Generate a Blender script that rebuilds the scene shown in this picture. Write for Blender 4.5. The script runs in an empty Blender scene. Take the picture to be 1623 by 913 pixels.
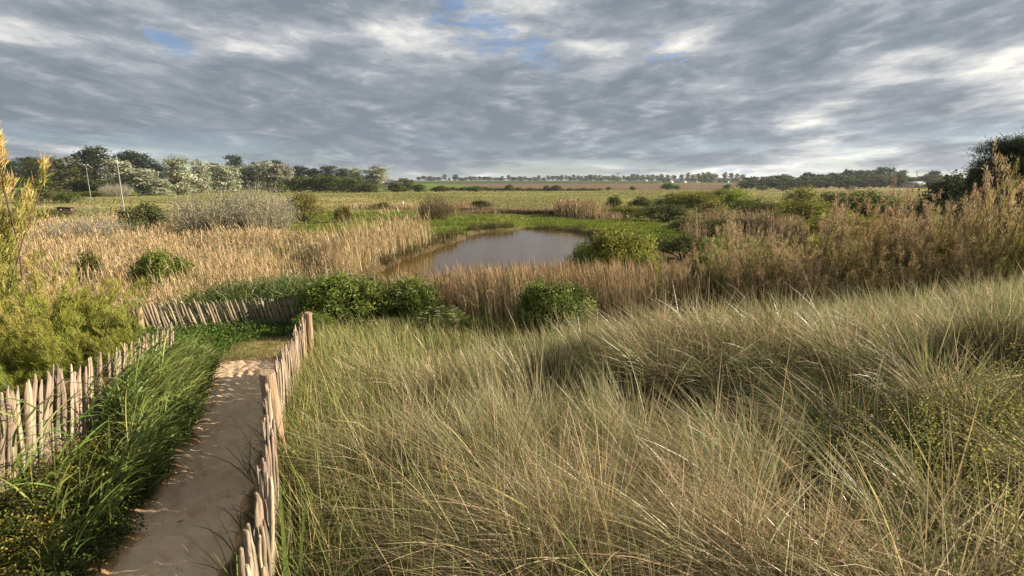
import bpy, math, random
import numpy as np
R = math.radians
S = bpy.context.scene
COL = S.collection
rng = np.random.default_rng(7)
random.seed(7)

# ------------------------------------------------------------------ camera, sun, sky, exposure
F = 830.0                       # focal length in photo pixels (photo 1623 wide)
PITCH = R(11.3)
EYE = 4.5
cam = bpy.data.objects.new("camera", bpy.data.cameras.new("camera"))
COL.objects.link(cam)
cam.location = (0, 0, EYE)
cam.rotation_euler = (R(90) - PITCH, 0, 0)
cam.data.sensor_width = 36
cam.data.lens = F / 1623 * 36
cam.data.clip_start = 0.05
cam.data.clip_end = 20000
S.camera = cam

SUN_AZ, SUN_EL = R(78), R(21)   # azimuth clockwise from the view direction (+Y)
sund = bpy.data.lights.new("sun", "SUN")
sund.energy = 5.0
sund.angle = R(0.55)
sund.color = (1.0, 0.86, 0.68)
sun = bpy.data.objects.new("sun", sund)
COL.objects.link(sun)
sun.rotation_euler = (R(90) - SUN_EL, 0, -SUN_AZ + R(180) + R(0))
sun.location = (40, 0, 30)
SUNV = np.array([math.sin(SUN_AZ) * math.cos(SUN_EL), math.cos(SUN_AZ) * math.cos(SUN_EL), math.sin(SUN_EL)])
# a sun lamp shines along its local -Z: turn -Z onto -SUNV
from mathutils import Vector
sun.rotation_euler = Vector(SUNV).to_track_quat('Z', 'Y').to_euler()

S.view_settings.view_transform = 'Standard'
S.view_settings.look = 'None'
S.view_settings.gamma = 1
S.view_settings.use_curve_mapping = False
S.view_settings.exposure = 1.28

S.cycles.max_bounces = 6
S.cycles.diffuse_bounces = 3
S.cycles.glossy_bounces = 3
S.cycles.transmission_bounces = 4
S.cycles.transparent_max_bounces = 6
S.cycles.volume_bounces = 0
S.cycles.caustics_reflective = False
S.cycles.caustics_refractive = False
S.cycles.use_denoising = True
S.cycles.denoiser = 'OPENIMAGEDENOISE'
S.cycles.denoising_input_passes = 'RGB_ALBEDO_NORMAL'
S.cycles.denoising_prefilter = 'NONE'


class Nodes:
    """small helper that writes shader maths as expressions"""
    def __init__(self, tree):
        self.t = tree
        tree.nodes.clear()

    def n(self, typ, ins=None, **props):
        nd = self.t.nodes.new(typ)
        for k, v in props.items():
            setattr(nd, k, v)
        for k, v in (ins or {}).items():
            self.put(nd.inputs[k], v)
        return nd

    def put(self, sock, v):
        if isinstance(v, bpy.types.NodeSocket):
            self.t.links.new(v, sock)
        elif v is not None:
            try:
                sock.default_value = v
            except Exception:
                sock.default_value = (v[0], v[1], v[2], 1.0)

    def m(self, op, a, b=None, c=None, clamp=False):
        nd = self.t.nodes.new('ShaderNodeMath')
        nd.operation = op
        nd.use_clamp = clamp
        for i, v in enumerate((a, b, c)):
            if v is not None:
                self.put(nd.inputs[i], v)
        return nd.outputs[0]

    def mix(self, fac, a, b, blend='MIX'):
        nd = self.t.nodes.new('ShaderNodeMix')
        nd.data_type = 'RGBA'
        nd.blend_type = blend
        self.put(nd.inputs[0], fac)
        for s, v in ((nd.inputs[6], a), (nd.inputs[7], b)):
            if not isinstance(v, bpy.types.NodeSocket):
                v = (v[0], v[1], v[2], 1.0)
            self.put(s, v)
        return nd.outputs[2]

    def ss(self, x, lo, hi, a=0.0, b=1.0):
        nd = self.t.nodes.new('ShaderNodeMapRange')
        nd.interpolation_type = 'SMOOTHSTEP'
        self.put(nd.inputs[0], x)
        for i, v in zip((1, 2, 3, 4), (lo, hi, a, b)):
            nd.inputs[i].default_value = v
        return nd.outputs[0]

    def noise(self, vec, scale, detail=4, rough=0.5, dist=0.0, dim='3D'):
        nd = self.n('ShaderNodeTexNoise', {'Scale': scale, 'Detail': detail, 'Roughness': rough, 'Distortion': dist}, noise_dimensions=dim)
        self.put(nd.inputs['Vector'], vec)
        return nd.outputs['Fac']

    def vm(self, op, a, b=None):
        nd = self.t.nodes.new('ShaderNodeVectorMath')
        nd.operation = op
        self.put(nd.inputs[0], a)
        if b is not None:
            if op == 'SCALE':
                self.put(nd.inputs['Scale'], b)
            else:
                self.put(nd.inputs[1], b)
        return nd.outputs['Value'] if op in ('DOT_PRODUCT', 'LENGTH', 'DISTANCE') else nd.outputs[0]


def ray(px, py):
    u, v = (px - 811.5) / F, (py - 456.5) / F
    return np.array([u, math.cos(PITCH) - v * math.sin(PITCH), -math.sin(PITCH) - v * math.cos(PITCH)])


SKY_ROT, SKY_LOC, SKY_K, SKY_F = -10, (7.3, 2.2, 0), 3.4, 2.0


def build_sky():
    w = bpy.data.worlds.new("World")
    S.world = w
    w.use_nodes = True
    N = Nodes(w.node_tree)
    out = N.n('ShaderNodeOutputWorld')
    sky = N.n('ShaderNodeTexSky', sky_type='NISHITA', sun_disc=False, sun_elevation=SUN_EL, sun_rotation=SUN_AZ,
              air_density=1.0, dust_density=0.5, ozone_density=1.0, altitude=5)
    tint = N.mix(1.0, sky.outputs[0], (0.80, 0.94, 1.22), 'MULTIPLY')
    bg_sky = N.n('ShaderNodeBackground', {'Color': tint, 'Strength': 0.050})
    tc = N.n('ShaderNodeTexCoord')
    d = N.vm('NORMALIZE', tc.outputs['Generated'])
    sp = N.n('ShaderNodeSeparateXYZ', {0: d})
    dx, dy, dz = sp.outputs
    up = N.m('MAXIMUM', dz, 0.0)
    h = N.m('ADD', up, 0.12)
    # a layer with thickness: puffs shrink towards the horizon without being squashed into lines
    az = N.m('ARCTAN2', dx, dy)
    u = N.m('DIVIDE', N.m('MULTIPLY', az, SKY_F), N.m('SQRT', h))
    vv = N.m('MULTIPLY', N.m('LOGARITHM', h, math.e), -SKY_K)
    p = N.n('ShaderNodeCombineXYZ', {0: u, 1: vv, 2: 0.0}).outputs[0]
    mp0 = N.n('ShaderNodeMapping', {'Vector': p, 'Rotation': (0, 0, R(SKY_ROT)), 'Scale': (0.95, 1.0, 1.0), 'Location': SKY_LOC}).outputs[0]
    wn = N.n('ShaderNodeTexNoise', {'Scale': 1.6, 'Detail': 5, 'Roughness': 0.55, 'Vector': mp0}).outputs['Color']
    mp = N.vm('ADD', mp0, N.vm('SCALE', N.vm('SUBTRACT', wn, (0.5, 0.5, 0.5)), 0.30))
    fine = N.noise(mp, 6.0, 8, 0.62, 0.0)
    big = N.noise(N.vm('ADD', mp0, (11.0, 4.0, 2.0)), 0.40, 3, 0.5)

    def cloud(vec):
        return N.noise(vec, 1.35, 12, 0.60, 0.0)
    n1 = cloud(mp)
    n2 = cloud(N.vm('ADD', mp, (0.10, -0.02, 0.0)))
    tow = N.vm('DOT_PRODUCT', d, tuple(SUNV))
    dens = N.m('ADD', N.m('MULTIPLY', n1, 0.66), N.m('MULTIPLY', big, 0.44))
    dens = N.m('ADD', dens, N.m('MULTIPLY', N.m('SUBTRACT', fine, 0.5), 0.08))
    # the bank low ahead is heavier
    bank = N.m('MULTIPLY', N.ss(dz, 0.27, 0.12), N.ss(dz, 0.01, 0.07))
    dens = N.m('ADD', dens, N.m('MULTIPLY', N.m('MULTIPLY', bank, N.ss(tow, 0.85, 0.2)), 0.09))
    # the lower layer: pale rim, grey body, brighter on the flank that faces the sun
    body = N.ss(dens, 0.43, 0.62)
    rel = N.m('MULTIPLY', N.m('SUBTRACT', n1, n2), 3.0)
    tone = N.m('ADD', N.m('MULTIPLY', N.m('SUBTRACT', 1.0, body), 0.78), N.m('ADD', rel, 0.10))
    tone = N.m('ADD', tone, N.m('MULTIPLY', N.m('SUBTRACT', fine, 0.5), 0.35))
    tone = N.m('ADD', tone, N.m('MULTIPLY', N.ss(tow, 0.1, 0.9), 0.12), clamp=True)
    ramp = N.n('ShaderNodeValToRGB', {0: tone})
    cr = ramp.color_ramp
    cr.elements[0].position = 0.0
    cr.elements[0].color = (0.152, 0.176, 0.206, 1)
    cr.elements[1].position = 1.0
    cr.elements[1].color = (0.72, 0.69, 0.63, 1)
    for pos, c in ((0.25, (0.198, 0.222, 0.252)), (0.50, (0.304, 0.324, 0.348)), (0.78, (0.520, 0.518, 0.505))):
        e = cr.elements.new(pos)
        e.color = (*c, 1)
    # thin high veil behind it
    veil = N.mix(N.ss(big, 0.40, 0.62), (0.34, 0.40, 0.48), (0.47, 0.48, 0.50))
    cover1 = N.ss(dens, 0.40, 0.46)
    ccol = N.mix(cover1, veil, ramp.outputs[0])
    bg_cl = N.n('ShaderNodeBackground', {'Color': ccol, 'Strength': 0.63})
    # rifts in the layer where blue shows
    rift = None
    for (qa, qb, wd) in (((630, -40), (850, 92), 0.020), ((235, 55), (300, 80), 0.010), ((1035, 82), (1085, 92), 0.006)):
        da, db = ray(*qa), ray(*qb)
        da, db = da / np.linalg.norm(da), db / np.linalg.norm(db)
        nn = np.cross(da, db)
        nn /= np.linalg.norm(nn)
        mid = (da + db) / np.linalg.norm(da + db)
        half = math.acos(float(np.clip(da @ mid, -1, 1)))
        wob = N.m('MULTIPLY', N.m('SUBTRACT', n1, 0.5), 0.16)
        dist = N.m('ABSOLUTE', N.m('ADD', N.vm('DOT_PRODUCT', d, tuple(nn)), wob))
        m1 = N.ss(N.m('ADD', dist, N.m('MULTIPLY', N.m('SUBTRACT', fine, 0.47), 0.20)), wd * 2.2, 0.0)
        m1 = N.m('MULTIPLY', m1, N.ss(N.vm('DOT_PRODUCT', d, tuple(mid)), math.cos(half * 1.5), math.cos(half * 0.8)))
        rift = m1 if rift is None else N.m('MAXIMUM', rift, m1)
    thin = N.ss(dens, 0.415, 0.37)
    low = N.ss(dz, 0.10, 0.03)
    lown = N.ss(N.noise(N.vm('MULTIPLY', d, (4.0, 4.0, 26.0)), 1.0, 6, 0.6), 0.56, 0.42)
    opened = N.m('MAXIMUM', N.m('MULTIPLY', thin, 0.75), N.m('MULTIPLY', N.m('MULTIPLY', low, lown), 0.55))
    opened = N.m('MAXIMUM', opened, N.m('MULTIPLY', rift, 0.60))
    mixs = N.n('ShaderNodeMixShader', {0: opened, 1: bg_cl.outputs[0], 2: bg_sky.outputs[0]})
    N.put(out.inputs[0], mixs.outputs[0])
    w.cycles.sampling_method = 'MANUAL'
    w.cycles.sample_map_resolution = 512


build_sky()


# ------------------------------------------------------------------ numeric helpers
def sstep(a, b, x):
    t = np.clip((np.asarray(x, float) - a) / (b - a), 0, 1)
    return t * t * (3 - 2 * t)


def _hash(ix, iy, seed):
    h = (ix.astype(np.int64) * 374761393 + iy.astype(np.int64) * 668265263 + seed * 974711) & 0x7fffffff
    h = (h ^ (h >> 13)) * 1274126177 & 0x7fffffff
    return ((h ^ (h >> 16)) & 0xffff) / 65535.0


def vnoise(x, y, seed=0):
    x = np.asarray(x, float)
    y = np.asarray(y, float)
    ix, iy = np.floor(x), np.floor(y)
    fx, fy = x - ix, y - iy
    fx, fy = fx * fx * (3 - 2 * fx), fy * fy * (3 - 2 * fy)
    a, b = _hash(ix, iy, seed), _hash(ix + 1, iy, seed)
    c, d = _hash(ix, iy + 1, seed), _hash(ix + 1, iy + 1, seed)
    return (a * (1 - fx) + b * fx) * (1 - fy) + (c * (1 - fx) + d * fx) * fy


def fbm(x, y, seed=0, o=4):
    s, a, t = 0.0, 0.5, 0.0
    for i in range(o):
        s = s + a * vnoise(np.asarray(x) * 2 ** i, np.asarray(y) * 2 ** i, seed + i * 17)
        t += a
        a *= 0.5
    return s / t


POND = np.array([(-7.7, 26.2), (-7.2, 31), (-6.1, 37.7), (-4.4, 46), (-3.2, 52), (1.3, 55.5), (6.0, 53), (7.4, 47), (6.6, 39), (4.4, 31), (1.0, 25), (-5.2, 23.6)])


def pond_sd(x, y):
    """signed distance to the pond outline, negative inside"""
    x = np.asarray(x, float)
    y = np.asarray(y, float)
    best = np.full(np.broadcast(x, y).shape, 1e9)
    inside = np.zeros(best.shape, bool)
    for (x0, y0), (x1, y1) in zip(POND, np.roll(POND, -1, 0)):
        ex, ey = x1 - x0, y1 - y0
        t = np.clip(((x - x0) * ex + (y - y0) * ey) / (ex * ex + ey * ey), 0, 1)
        best = np.minimum(best, np.hypot(x - x0 - t * ex, y - y0 - t * ey))
        inside ^= ((y0 > y) != (y1 > y)) & (x < (x1 - x0) * (y - y0) / (y1 - y0 + 1e-12) + x0)
    best = np.where(inside, -best, best)
    return best + (fbm(x * 0.7, y * 0.7, 5) - 0.5) * 0.9


PATH_Y = [-6, 0.3, 2.86, 5.4, 7.6, 8.6, 9.3, 10.8, 12.2, 13.5]
PATH_X = [-0.6, -1.22, -2.20, -3.17, -4.05, -4.55, -4.85, -5.15, -4.3, -2.2]
FENCE_R = [(-0.1, -0.6), (-0.93, 1.6), (-1.48, 2.9), (-2.11, 4.25), (-2.80, 6.4), (-3.4, 8.3)]
FENCE_L = [(-3.55, 1.6), (-3.93, 3.7), (-4.3, 5.2), (-4.83, 6.95)]
FENCE_FAR = [(-7.92, 10.9), (-6.9, 11.7), (-6.0, 12.3), (-5.2, 12.75)]


def path_x(y):
    return np.interp(y, PATH_Y, PATH_X)


def path_w(y):
    return np.interp(y, [0, 2.9, 5.4, 8.6, 9.4], [0.25, 0.31, 0.40, 0.56, 0.6])


def fence_r_x(y):
    return np.interp(y, [p[1] for p in FENCE_R] + [14], [p[0] for p in FENCE_R] + [-5.6])


def height(x, y):
    x = np.asarray(x, float)
    y = np.asarray(y, float)
    r = np.hypot(x, y)
    zp = np.interp(y, [-20, 0, 2.9, 5.4, 7.6, 11, 14, 18, 24], [2.6, 2.4, 2.1, 1.78, 1.5, 1.12, 0.7, 0.3, 0.0])
    zl = zp * (1 - sstep(-8, -17, x))
    plane = 2.85 - 0.115 * np.clip(y, -30, 60) + 0.07 * np.clip(x, -3, 14)
    plane = plane + 0.42 * np.exp(-(((x - 2.7 - 0.5 * (y - 6.2)) / 2.0) ** 2 + ((y - 6.2) / 1.25) ** 2)) \
        - 0.42 * np.exp(-(((x - 1.3) / 2.0) ** 2 + ((y - 4.0) / 1.15) ** 2)) - 0.12 * sstep(1.5, 3.0, y) * sstep(3, 0, x) - 0.36 * sstep(3.5, 7.5, y)
    y0 = 5.3 + 0.28 * np.clip(x + 1, 0, 7)
    ts = np.clip((y - y0) / (10.0 + 0.15 * np.clip(x, 0, 8)), 0, 1)
    s = ts * ts * (3 - 2 * ts)
    zd = plane * (1 - s) + 0.05 * s
    zd = zd * (1 - sstep(26, 60, np.abs(x)))
    d = x - fence_r_x(y)
    t = sstep(0.1, 1.9, d)
    z = zl * (1 - t) + np.maximum(zd, zl * 0.999) * t
    z = z + (fbm(x * 0.9, y * 0.9, 3) - 0.5) * 0.28 * sstep(0.2, 1.2, d) * (1 - sstep(12, 20, y))
    z = z + (fbm(x * 0.16, y * 0.16, 9) - 0.5) * 0.35 * sstep(14, 30, r) * (1 - sstep(120, 300, r))
    # the pond basin
    near = (r < 70) & (y > 15)
    if np.any(near):
        sd = np.full(z.shape, 50.0)
        sd[near] = pond_sd(x[near], y[near])
        z = z - 0.9 * sstep(0.55, -1.6, sd)
    # distant rise to the fields and the village
    far = np.interp(r, [0, 420, 900, 1500, 1750, 2600, 6000], [0, 0, 5.0, 12.5, 13.0, 6.0, 0.0])
    z = z + far * sstep(-900, 100, y)
    return z


def hz(x, y):
    return float(height(np.array([x]), np.array([y]))[0])


def ground_at(px, py):
    """the point of the ground seen at a photo pixel"""
    d = ray(px, py)
    t = np.geomspace(0.8, 5000, 6000)
    z = EYE + d[2] * t - height(d[0] * t, d[1] * t)
    i = int(np.argmax(z < 0)) if np.any(z < 0) else len(t) - 1
    return np.array([d[0] * t[i], d[1] * t[i], EYE + d[2] * t[i]])


def on_ground(px, fwd):
    """a point on the ground in the direction of a photo column, fwd metres ahead"""
    x = 0.0
    for _ in range(6):
        z = hz(x, fwd)
        depth = fwd * math.cos(PITCH) + (EYE - z) * math.sin(PITCH)
        x = (px - 811.5) / F * depth
    return np.array([x, fwd, hz(x, fwd)])


def m_per_px(p):
    return (p[1] * math.cos(PITCH) + (EYE - p[2]) * math.sin(PITCH)) / F


def z_at(p, py):
    """height of the point above/below p that shows at photo row py"""
    v = (py - 456.5) / F
    a = PITCH + math.atan(v)
    return EYE - math.tan(a) * p[1]


# ------------------------------------------------------------------ mesh helpers
class MB:
    def __init__(self):
        self.v, self.q, self.t, self.c, self.n = [], [], [], [], 0

    def add(self, v, f, c):
        v = np.asarray(v, np.float32).reshape(-1, 3)
        f = np.asarray(f, np.int64)
        c = np.asarray(c, np.float32)
        if c.ndim == 1:
            c = np.tile(c[None, :3], (len(v), 1))
        self.v.append(v)
        self.c.append(c)
        (self.q if f.shape[1] == 4 else self.t).append(f + self.n)
        self.n += len(v)

    def mesh(self, name, mat):
        me = bpy.data.meshes.new(name)
        V = np.concatenate(self.v)
        C = np.concatenate(self.c)
        q = np.concatenate(self.q) if self.q else np.zeros((0, 4), np.int64)
        t = np.concatenate(self.t) if self.t else np.zeros((0, 3), np.int64)
        me.vertices.add(len(V))
        me.vertices.foreach_set('co', V.ravel())
        nl = q.size + t.size
        me.loops.add(nl)
        me.loops.foreach_set('vertex_index', np.concatenate([q.ravel(), t.ravel()]).astype(np.int32))
        me.polygons.add(len(q) + len(t))
        st = np.concatenate([np.arange(len(q)) * 4, q.size + np.arange(len(t)) * 3]).astype(np.int32)
        me.polygons.foreach_set('loop_start', st)
        me.polygons.foreach_set('loop_total', np.concatenate([np.full(len(q), 4), np.full(len(t), 3)]).astype(np.int32))
        me.update(calc_edges=True)
        a = me.attributes.new('Col', 'FLOAT_COLOR', 'POINT')
        a.data.foreach_set('color', np.concatenate([C, np.ones((len(C), 1), np.float32)], 1).ravel())
        me.materials.append(mat)
        return me

    def build(self, name, mat, parent=None, loc=None):
        o = bpy.data.objects.new(name, self.mesh(name, mat))
        COL.objects.link(o)
        if loc is not None:
            o.location = loc
        if parent is not None:
            o.parent = parent
        return o


def tag(o, label, cat=None, group=None, kind=None):
    if label:
        o['label'] = label
    if cat:
        o['category'] = cat
    if group:
        o['group'] = group
    if kind:
        o['kind'] = kind
    return o


def empty(name, loc, rz=0.0, sc=1.0):
    o = bpy.data.objects.new(name, None)
    COL.objects.link(o)
    o.location = loc
    o.rotation_euler = (0, 0, rz)
    o.scale = (sc, sc, sc) if not isinstance(sc, (tuple, list)) else sc
    o.empty_display_size = 0.3
    return o


def thing(name, loc, label, cat, group=None, rz=0.0, sc=1.0):
    return tag(empty(name, loc, rz, sc), label, cat, group)


def tube(mb, pts, rad, col, sides=5, cap=True):
    pts = np.asarray(pts, float)
    k = len(pts)
    rad = np.broadcast_to(np.asarray(rad, float), (k,))
    tan = np.gradient(pts, axis=0)
    tan /= np.linalg.norm(tan, axis=1)[:, None] + 1e-9
    ref = np.array([0.0, 1.0, 0.0]) if abs(tan[0][2]) > 0.6 else np.array([0.0, 0.0, 1.0])
    s = np.cross(tan, ref)
    s /= np.linalg.norm(s, axis=1)[:, None] + 1e-9
    b = np.cross(s, tan)
    a = np.linspace(0, 2 * np.pi, sides, endpoint=False)
    ring = pts[:, None] + rad[:, None, None] * (np.cos(a)[None, :, None] * s[:, None] + np.sin(a)[None, :, None] * b[:, None])
    idx = np.arange(k * sides).reshape(k, sides)
    f = np.stack([idx[:-1], np.roll(idx[:-1], -1, 1), np.roll(idx[1:], -1, 1), idx[1:]], -1).reshape(-1, 4)
    mb.add(ring.reshape(-1, 3), f, col)
    if cap:
        base = np.concatenate([ring[-1], pts[-1:]])
        n = sides
        mb.add(base, [(i, (i + 1) % n, n) for i in range(n)], col)


def box(mb, c, size, col, rz=0.0):
    x, y, z = np.array(size) / 2.0
    v = np.array([(-x, -y, -z), (x, -y, -z), (x, y, -z), (-x, y, -z), (-x, -y, z), (x, -y, z), (x, y, z), (-x, y, z)])
    ca, sa = math.cos(rz), math.sin(rz)
    v = np.stack([v[:, 0] * ca - v[:, 1] * sa, v[:, 0] * sa + v[:, 1] * ca, v[:, 2]], 1) + np.array(c)
    mb.add(v, [(3, 2, 1, 0), (4, 5, 6, 7), (0, 1, 5, 4), (1, 2, 6, 5), (2, 3, 7, 6), (3, 0, 4, 7)], col)


def jitter(col, n, amt=0.18, hue=0.06, g=None):
    g = g or rng
    c = np.asarray(col, float)
    if c.ndim == 1:
        c = np.tile(c, (n, 1))
    k = np.exp(g.normal(0, amt, (n, 1)))
    return np.clip(c * k * np.exp(g.normal(0, hue, (n, 3))), 0.004, 0.85)


def pick(cols, w, n, g=None):
    g = g or rng
    cols = np.asarray(cols, float)
    w = np.asarray(w, float)
    return cols[g.choice(len(cols), n, p=w / w.sum())]


def blades(mb, base, az, L, W, lean, bend, ca, cb=None, seg=4, twist=0.5, power=1.3, g=None, roll0=None):
    """tapered curved ribbons: base (n,3), az heading, L length, W width, lean at the foot, bend added to the tip (radians)"""
    g = g or rng
    n = len(base)
    if n == 0:
        return
    A = lambda q: np.broadcast_to(np.asarray(q, float), (n,))
    az, L, W, lean, bend = map(A, (az, L, W, lean, bend))
    t = np.linspace(0, 1, seg + 1)
    th = lean[:, None] + bend[:, None] * t[None] ** power
    aw = az[:, None] + g.normal(0, 0.12, (n, 1)) * t[None]
    tan = np.stack([np.sin(th) * np.cos(aw), np.sin(th) * np.sin(aw), np.cos(th)], -1)
    mid = 0.5 * (tan[:, 1:] + tan[:, :-1]) * (L[:, None, None] / seg)
    pos = np.concatenate([np.zeros((n, 1, 3)), np.cumsum(mid, 1)], 1) + np.asarray(base)[:, None]
    side = np.stack([-np.sin(aw), np.cos(aw), np.zeros_like(aw)], -1)
    nor = np.cross(tan, side)
    roll = (g.uniform(-np.pi, np.pi, (n, 1)) if roll0 is None else roll0) + g.normal(0, twist, (n, 1)) * t[None]
    sd = np.cos(roll)[..., None] * side + np.sin(roll)[..., None] * nor
    w = W[:, None] * np.clip(1.02 - t[None] ** 2.2, 0.06, 1) * (0.65 + 0.35 * np.minimum(1, t[None] * 4)) * 0.5
    v = np.stack([pos - sd * w[..., None], pos + sd * w[..., None]], 2)
    k = seg + 1
    i = (np.arange(n) * k * 2)[:, None] + (np.arange(seg) * 2)[None]
    f = np.stack([i, i + 1, i + 3, i + 2], -1).reshape(-1, 4)
    ca = np.asarray(ca, float)
    if ca.ndim == 1:
        ca = np.tile(ca, (n, 1))
    cb = ca if cb is None else np.broadcast_to(np.asarray(cb, float), ca.shape)
    tt = (t ** 1.5)[None, :, None]
    c = ca[:, None] * (1 - tt) + cb[:, None] * tt
    mb.add(v.reshape(-1, 3), f, np.repeat(c, 2, axis=1).reshape(-1, 3))


def leaves(mb, P, nor, ln, wd, col, g=None):
    """folded rhombic leaves at P with rough normals nor"""
    g = g or rng
    n = len(P)
    nor = nor / (np.linalg.norm(nor, axis=1)[:, None] + 1e-9)
    ref = g.normal(0, 1, (n, 3))
    u = np.cross(nor, ref)
    u /= np.linalg.norm(u, axis=1)[:, None] + 1e-9
    s = np.cross(nor, u)
    ln = np.broadcast_to(ln, (n,))[:, None]
    wd = np.broadcast_to(wd, (n,))[:, None]
    v = np.stack([P - u * ln * 0.5, P + s * wd * 0.5 + nor * wd * 0.12 - u * ln * 0.06, P + u * ln * 0.5 - nor * ln * 0.08, P - s * wd * 0.5 + nor * wd * 0.12 - u * ln * 0.06], 1)
    f = np.arange(n * 4).reshape(n, 4)
    mb.add(v.reshape(-1, 3), f, np.repeat(np.asarray(col), 4, axis=0))


def sphere_pts(n, g, half=False):
    p = g.normal(0, 1, (n, 3))
    p /= np.linalg.norm(p, axis=1)[:, None]
    if half:
        p[:, 2] = np.abs(p[:, 2])
    return p


# ------------------------------------------------------------------ materials
def new_mat(name):
    m = bpy.data.materials.new(name)
    m.use_nodes = True
    return m, Nodes(m.node_tree)


def leaf_mat(name, trans=0.3, gloss=0.06, rough=0.38, var=0.0):
    m, N = new_mat(name)
    out = N.n('ShaderNodeOutputMaterial')
    c = N.n('ShaderNodeAttribute', attribute_name='Col').outputs['Color']
    if var:
        oi = N.n('ShaderNodeObjectInfo').outputs['Random']
        hs = N.n('ShaderNodeHueSaturation', {'Hue': N.m('ADD', 0.5 - var * 0.09, N.m('MULTIPLY', oi, var * 0.18)),
                                             'Value': N.m('ADD', 1 - var * 0.6, N.m('MULTIPLY', oi, var * 1.2)), 'Color': c})
        c = hs.outputs[0]
    df = N.n('ShaderNodeBsdfDiffuse', {'Color': c})
    tr = N.n('ShaderNodeBsdfTranslucent', {'Color': c})
    mx = N.n('ShaderNodeMixShader', {0: trans, 1: df.outputs[0], 2: tr.outputs[0]})
    gl = N.n('ShaderNodeBsdfGlossy', {'Color': (1, 1, 1, 1), 'Roughness': rough})
    fr = N.m('MULTIPLY', N.n('ShaderNodeFresnel', {'IOR': 1.35}).outputs[0], gloss * 3, clamp=True)
    fr = N.m('MINIMUM', fr, gloss)
    m2 = N.n('ShaderNodeMixShader', {0: fr, 1: mx.outputs[0], 2: gl.outputs[0]})
    N.put(out.inputs[0], m2.outputs[0])
    return m


def rough_mat(name, scale=(30, 30, 4), amt=0.35, rough=0.85, bump=0.3, var=0.0):
    """matt surface coloured by its own colour attribute, with grain"""
    m, N = new_mat(name)
    out = N.n('ShaderNodeOutputMaterial')
    c = N.n('ShaderNodeAttribute', attribute_name='Col').outputs['Color']
    tc = N.n('ShaderNodeTexCoord').outputs['Object']
    mp = N.n('ShaderNodeMapping', {'Vector': tc, 'Scale': scale}).outputs[0]
    n = N.noise(mp, 1.0, 6, 0.6)
    k = N.ss(n, 0.25, 0.75, 1 - amt, 1 + amt)
    if var:
        k = N.m('MULTIPLY', k, N.m('ADD', 1 - var, N.m('MULTIPLY', N.n('ShaderNodeObjectInfo').outputs['Random'], 2 * var)))
    kk = N.n('ShaderNodeCombineXYZ', {0: k, 1: k, 2: k}).outputs[0]
    c = N.mix(1.0, c, kk, 'MULTIPLY')
    b = N.n('ShaderNodeBump', {'Strength': bump, 'Distance': 0.02, 'Height': n})
    bs = N.n('ShaderNodeBsdfPrincipled', {'Base Color': c, 'Roughness': rough, 'Normal': b.outputs[0]})
    bs.inputs['Specular IOR Level'].default_value = 0.2
    N.put(out.inputs[0], bs.outputs[0])
    return m


M = {}
M['blade'] = leaf_mat('grass_blade', 0.30, 0.042, 0.42)
M['reed'] = leaf_mat('dry_reed', 0.30, 0.0, 0.5)
M['leaf'] = leaf_mat('shrub_leaf', 0.36, 0.012, 0.55, var=0.25)
M['leaf_plain'] = leaf_mat('broad_leaf', 0.38, 0.018, 0.5)
M['needle'] = leaf_mat('pine_needle', 0.10, 0.03, 0.45)
M['feather'] = leaf_mat('tamarisk_spray', 0.40, 0.0, 0.5, var=0.32)
M['spray_green'] = leaf_mat('soft_green_spray', 0.42, 0.0, 0.5)
M['petal'] = leaf_mat('cream_petal', 0.25, 0.0, 0.5)
M['bark'] = rough_mat('bark', (6, 6, 1.5), 0.35, 0.9, 0.5)
M['wood'] = rough_mat('weathered_chestnut', (60, 60, 5), 0.45, 0.85, 0.5, var=0.22)
M['metal'] = rough_mat('galvanised_steel', (8, 8, 8), 0.12, 0.55, 0.05)
M['wall'] = rough_mat('house_render', (0.6, 0.6, 0.6), 0.10, 0.9, 0.05)
M['roof'] = rough_mat('roof_tile', (2, 2, 2), 0.22, 0.8, 0.1)
M['rust'] = rough_mat('rusty_sheet', (3, 3, 3), 0.4, 0.8, 0.1)


def ground_mat():
    m, N = new_mat('ground_soil_and_sward')
    out = N.n('ShaderNodeOutputMaterial')
    c = N.n('ShaderNodeAttribute', attribute_name='Col').outputs['Color']
    pos = N.n('ShaderNodeNewGeometry').outputs['Position']
    a = N.noise(pos, 0.35, 6, 0.62)
    b = N.noise(pos, 6.0, 5, 0.6)
    e = N.noise(N.vm('MULTIPLY', pos, (0.02, 0.035, 0.02)), 1.0, 6, 0.6)
    k = N.m('MULTIPLY', N.ss(a, 0.25, 0.75, 0.72, 1.28), N.ss(b, 0.2, 0.8, 0.7, 1.3))
    k = N.m('MULTIPLY', k, N.ss(e, 0.3, 0.7, 0.82, 1.18))
    warm = N.mix(N.ss(e, 0.40, 0.62), (1.08, 0.98, 0.86), (0.92, 1.02, 0.95))
    kk = N.n('ShaderNodeCombineXYZ', {0: k, 1: k, 2: k}).outputs[0]
    c = N.mix(1.0, N.mix(1.0, c, kk, 'MULTIPLY'), warm, 'MULTIPLY')
    bm = N.n('ShaderNodeBump', {'Strength': 0.8, 'Distance': 0.06, 'Height': b})
    bs = N.n('ShaderNodeBsdfDiffuse', {'Color': c, 'Normal': bm.outputs[0]})
    N.put(out.inputs[0], bs.outputs[0])
    return m


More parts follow.
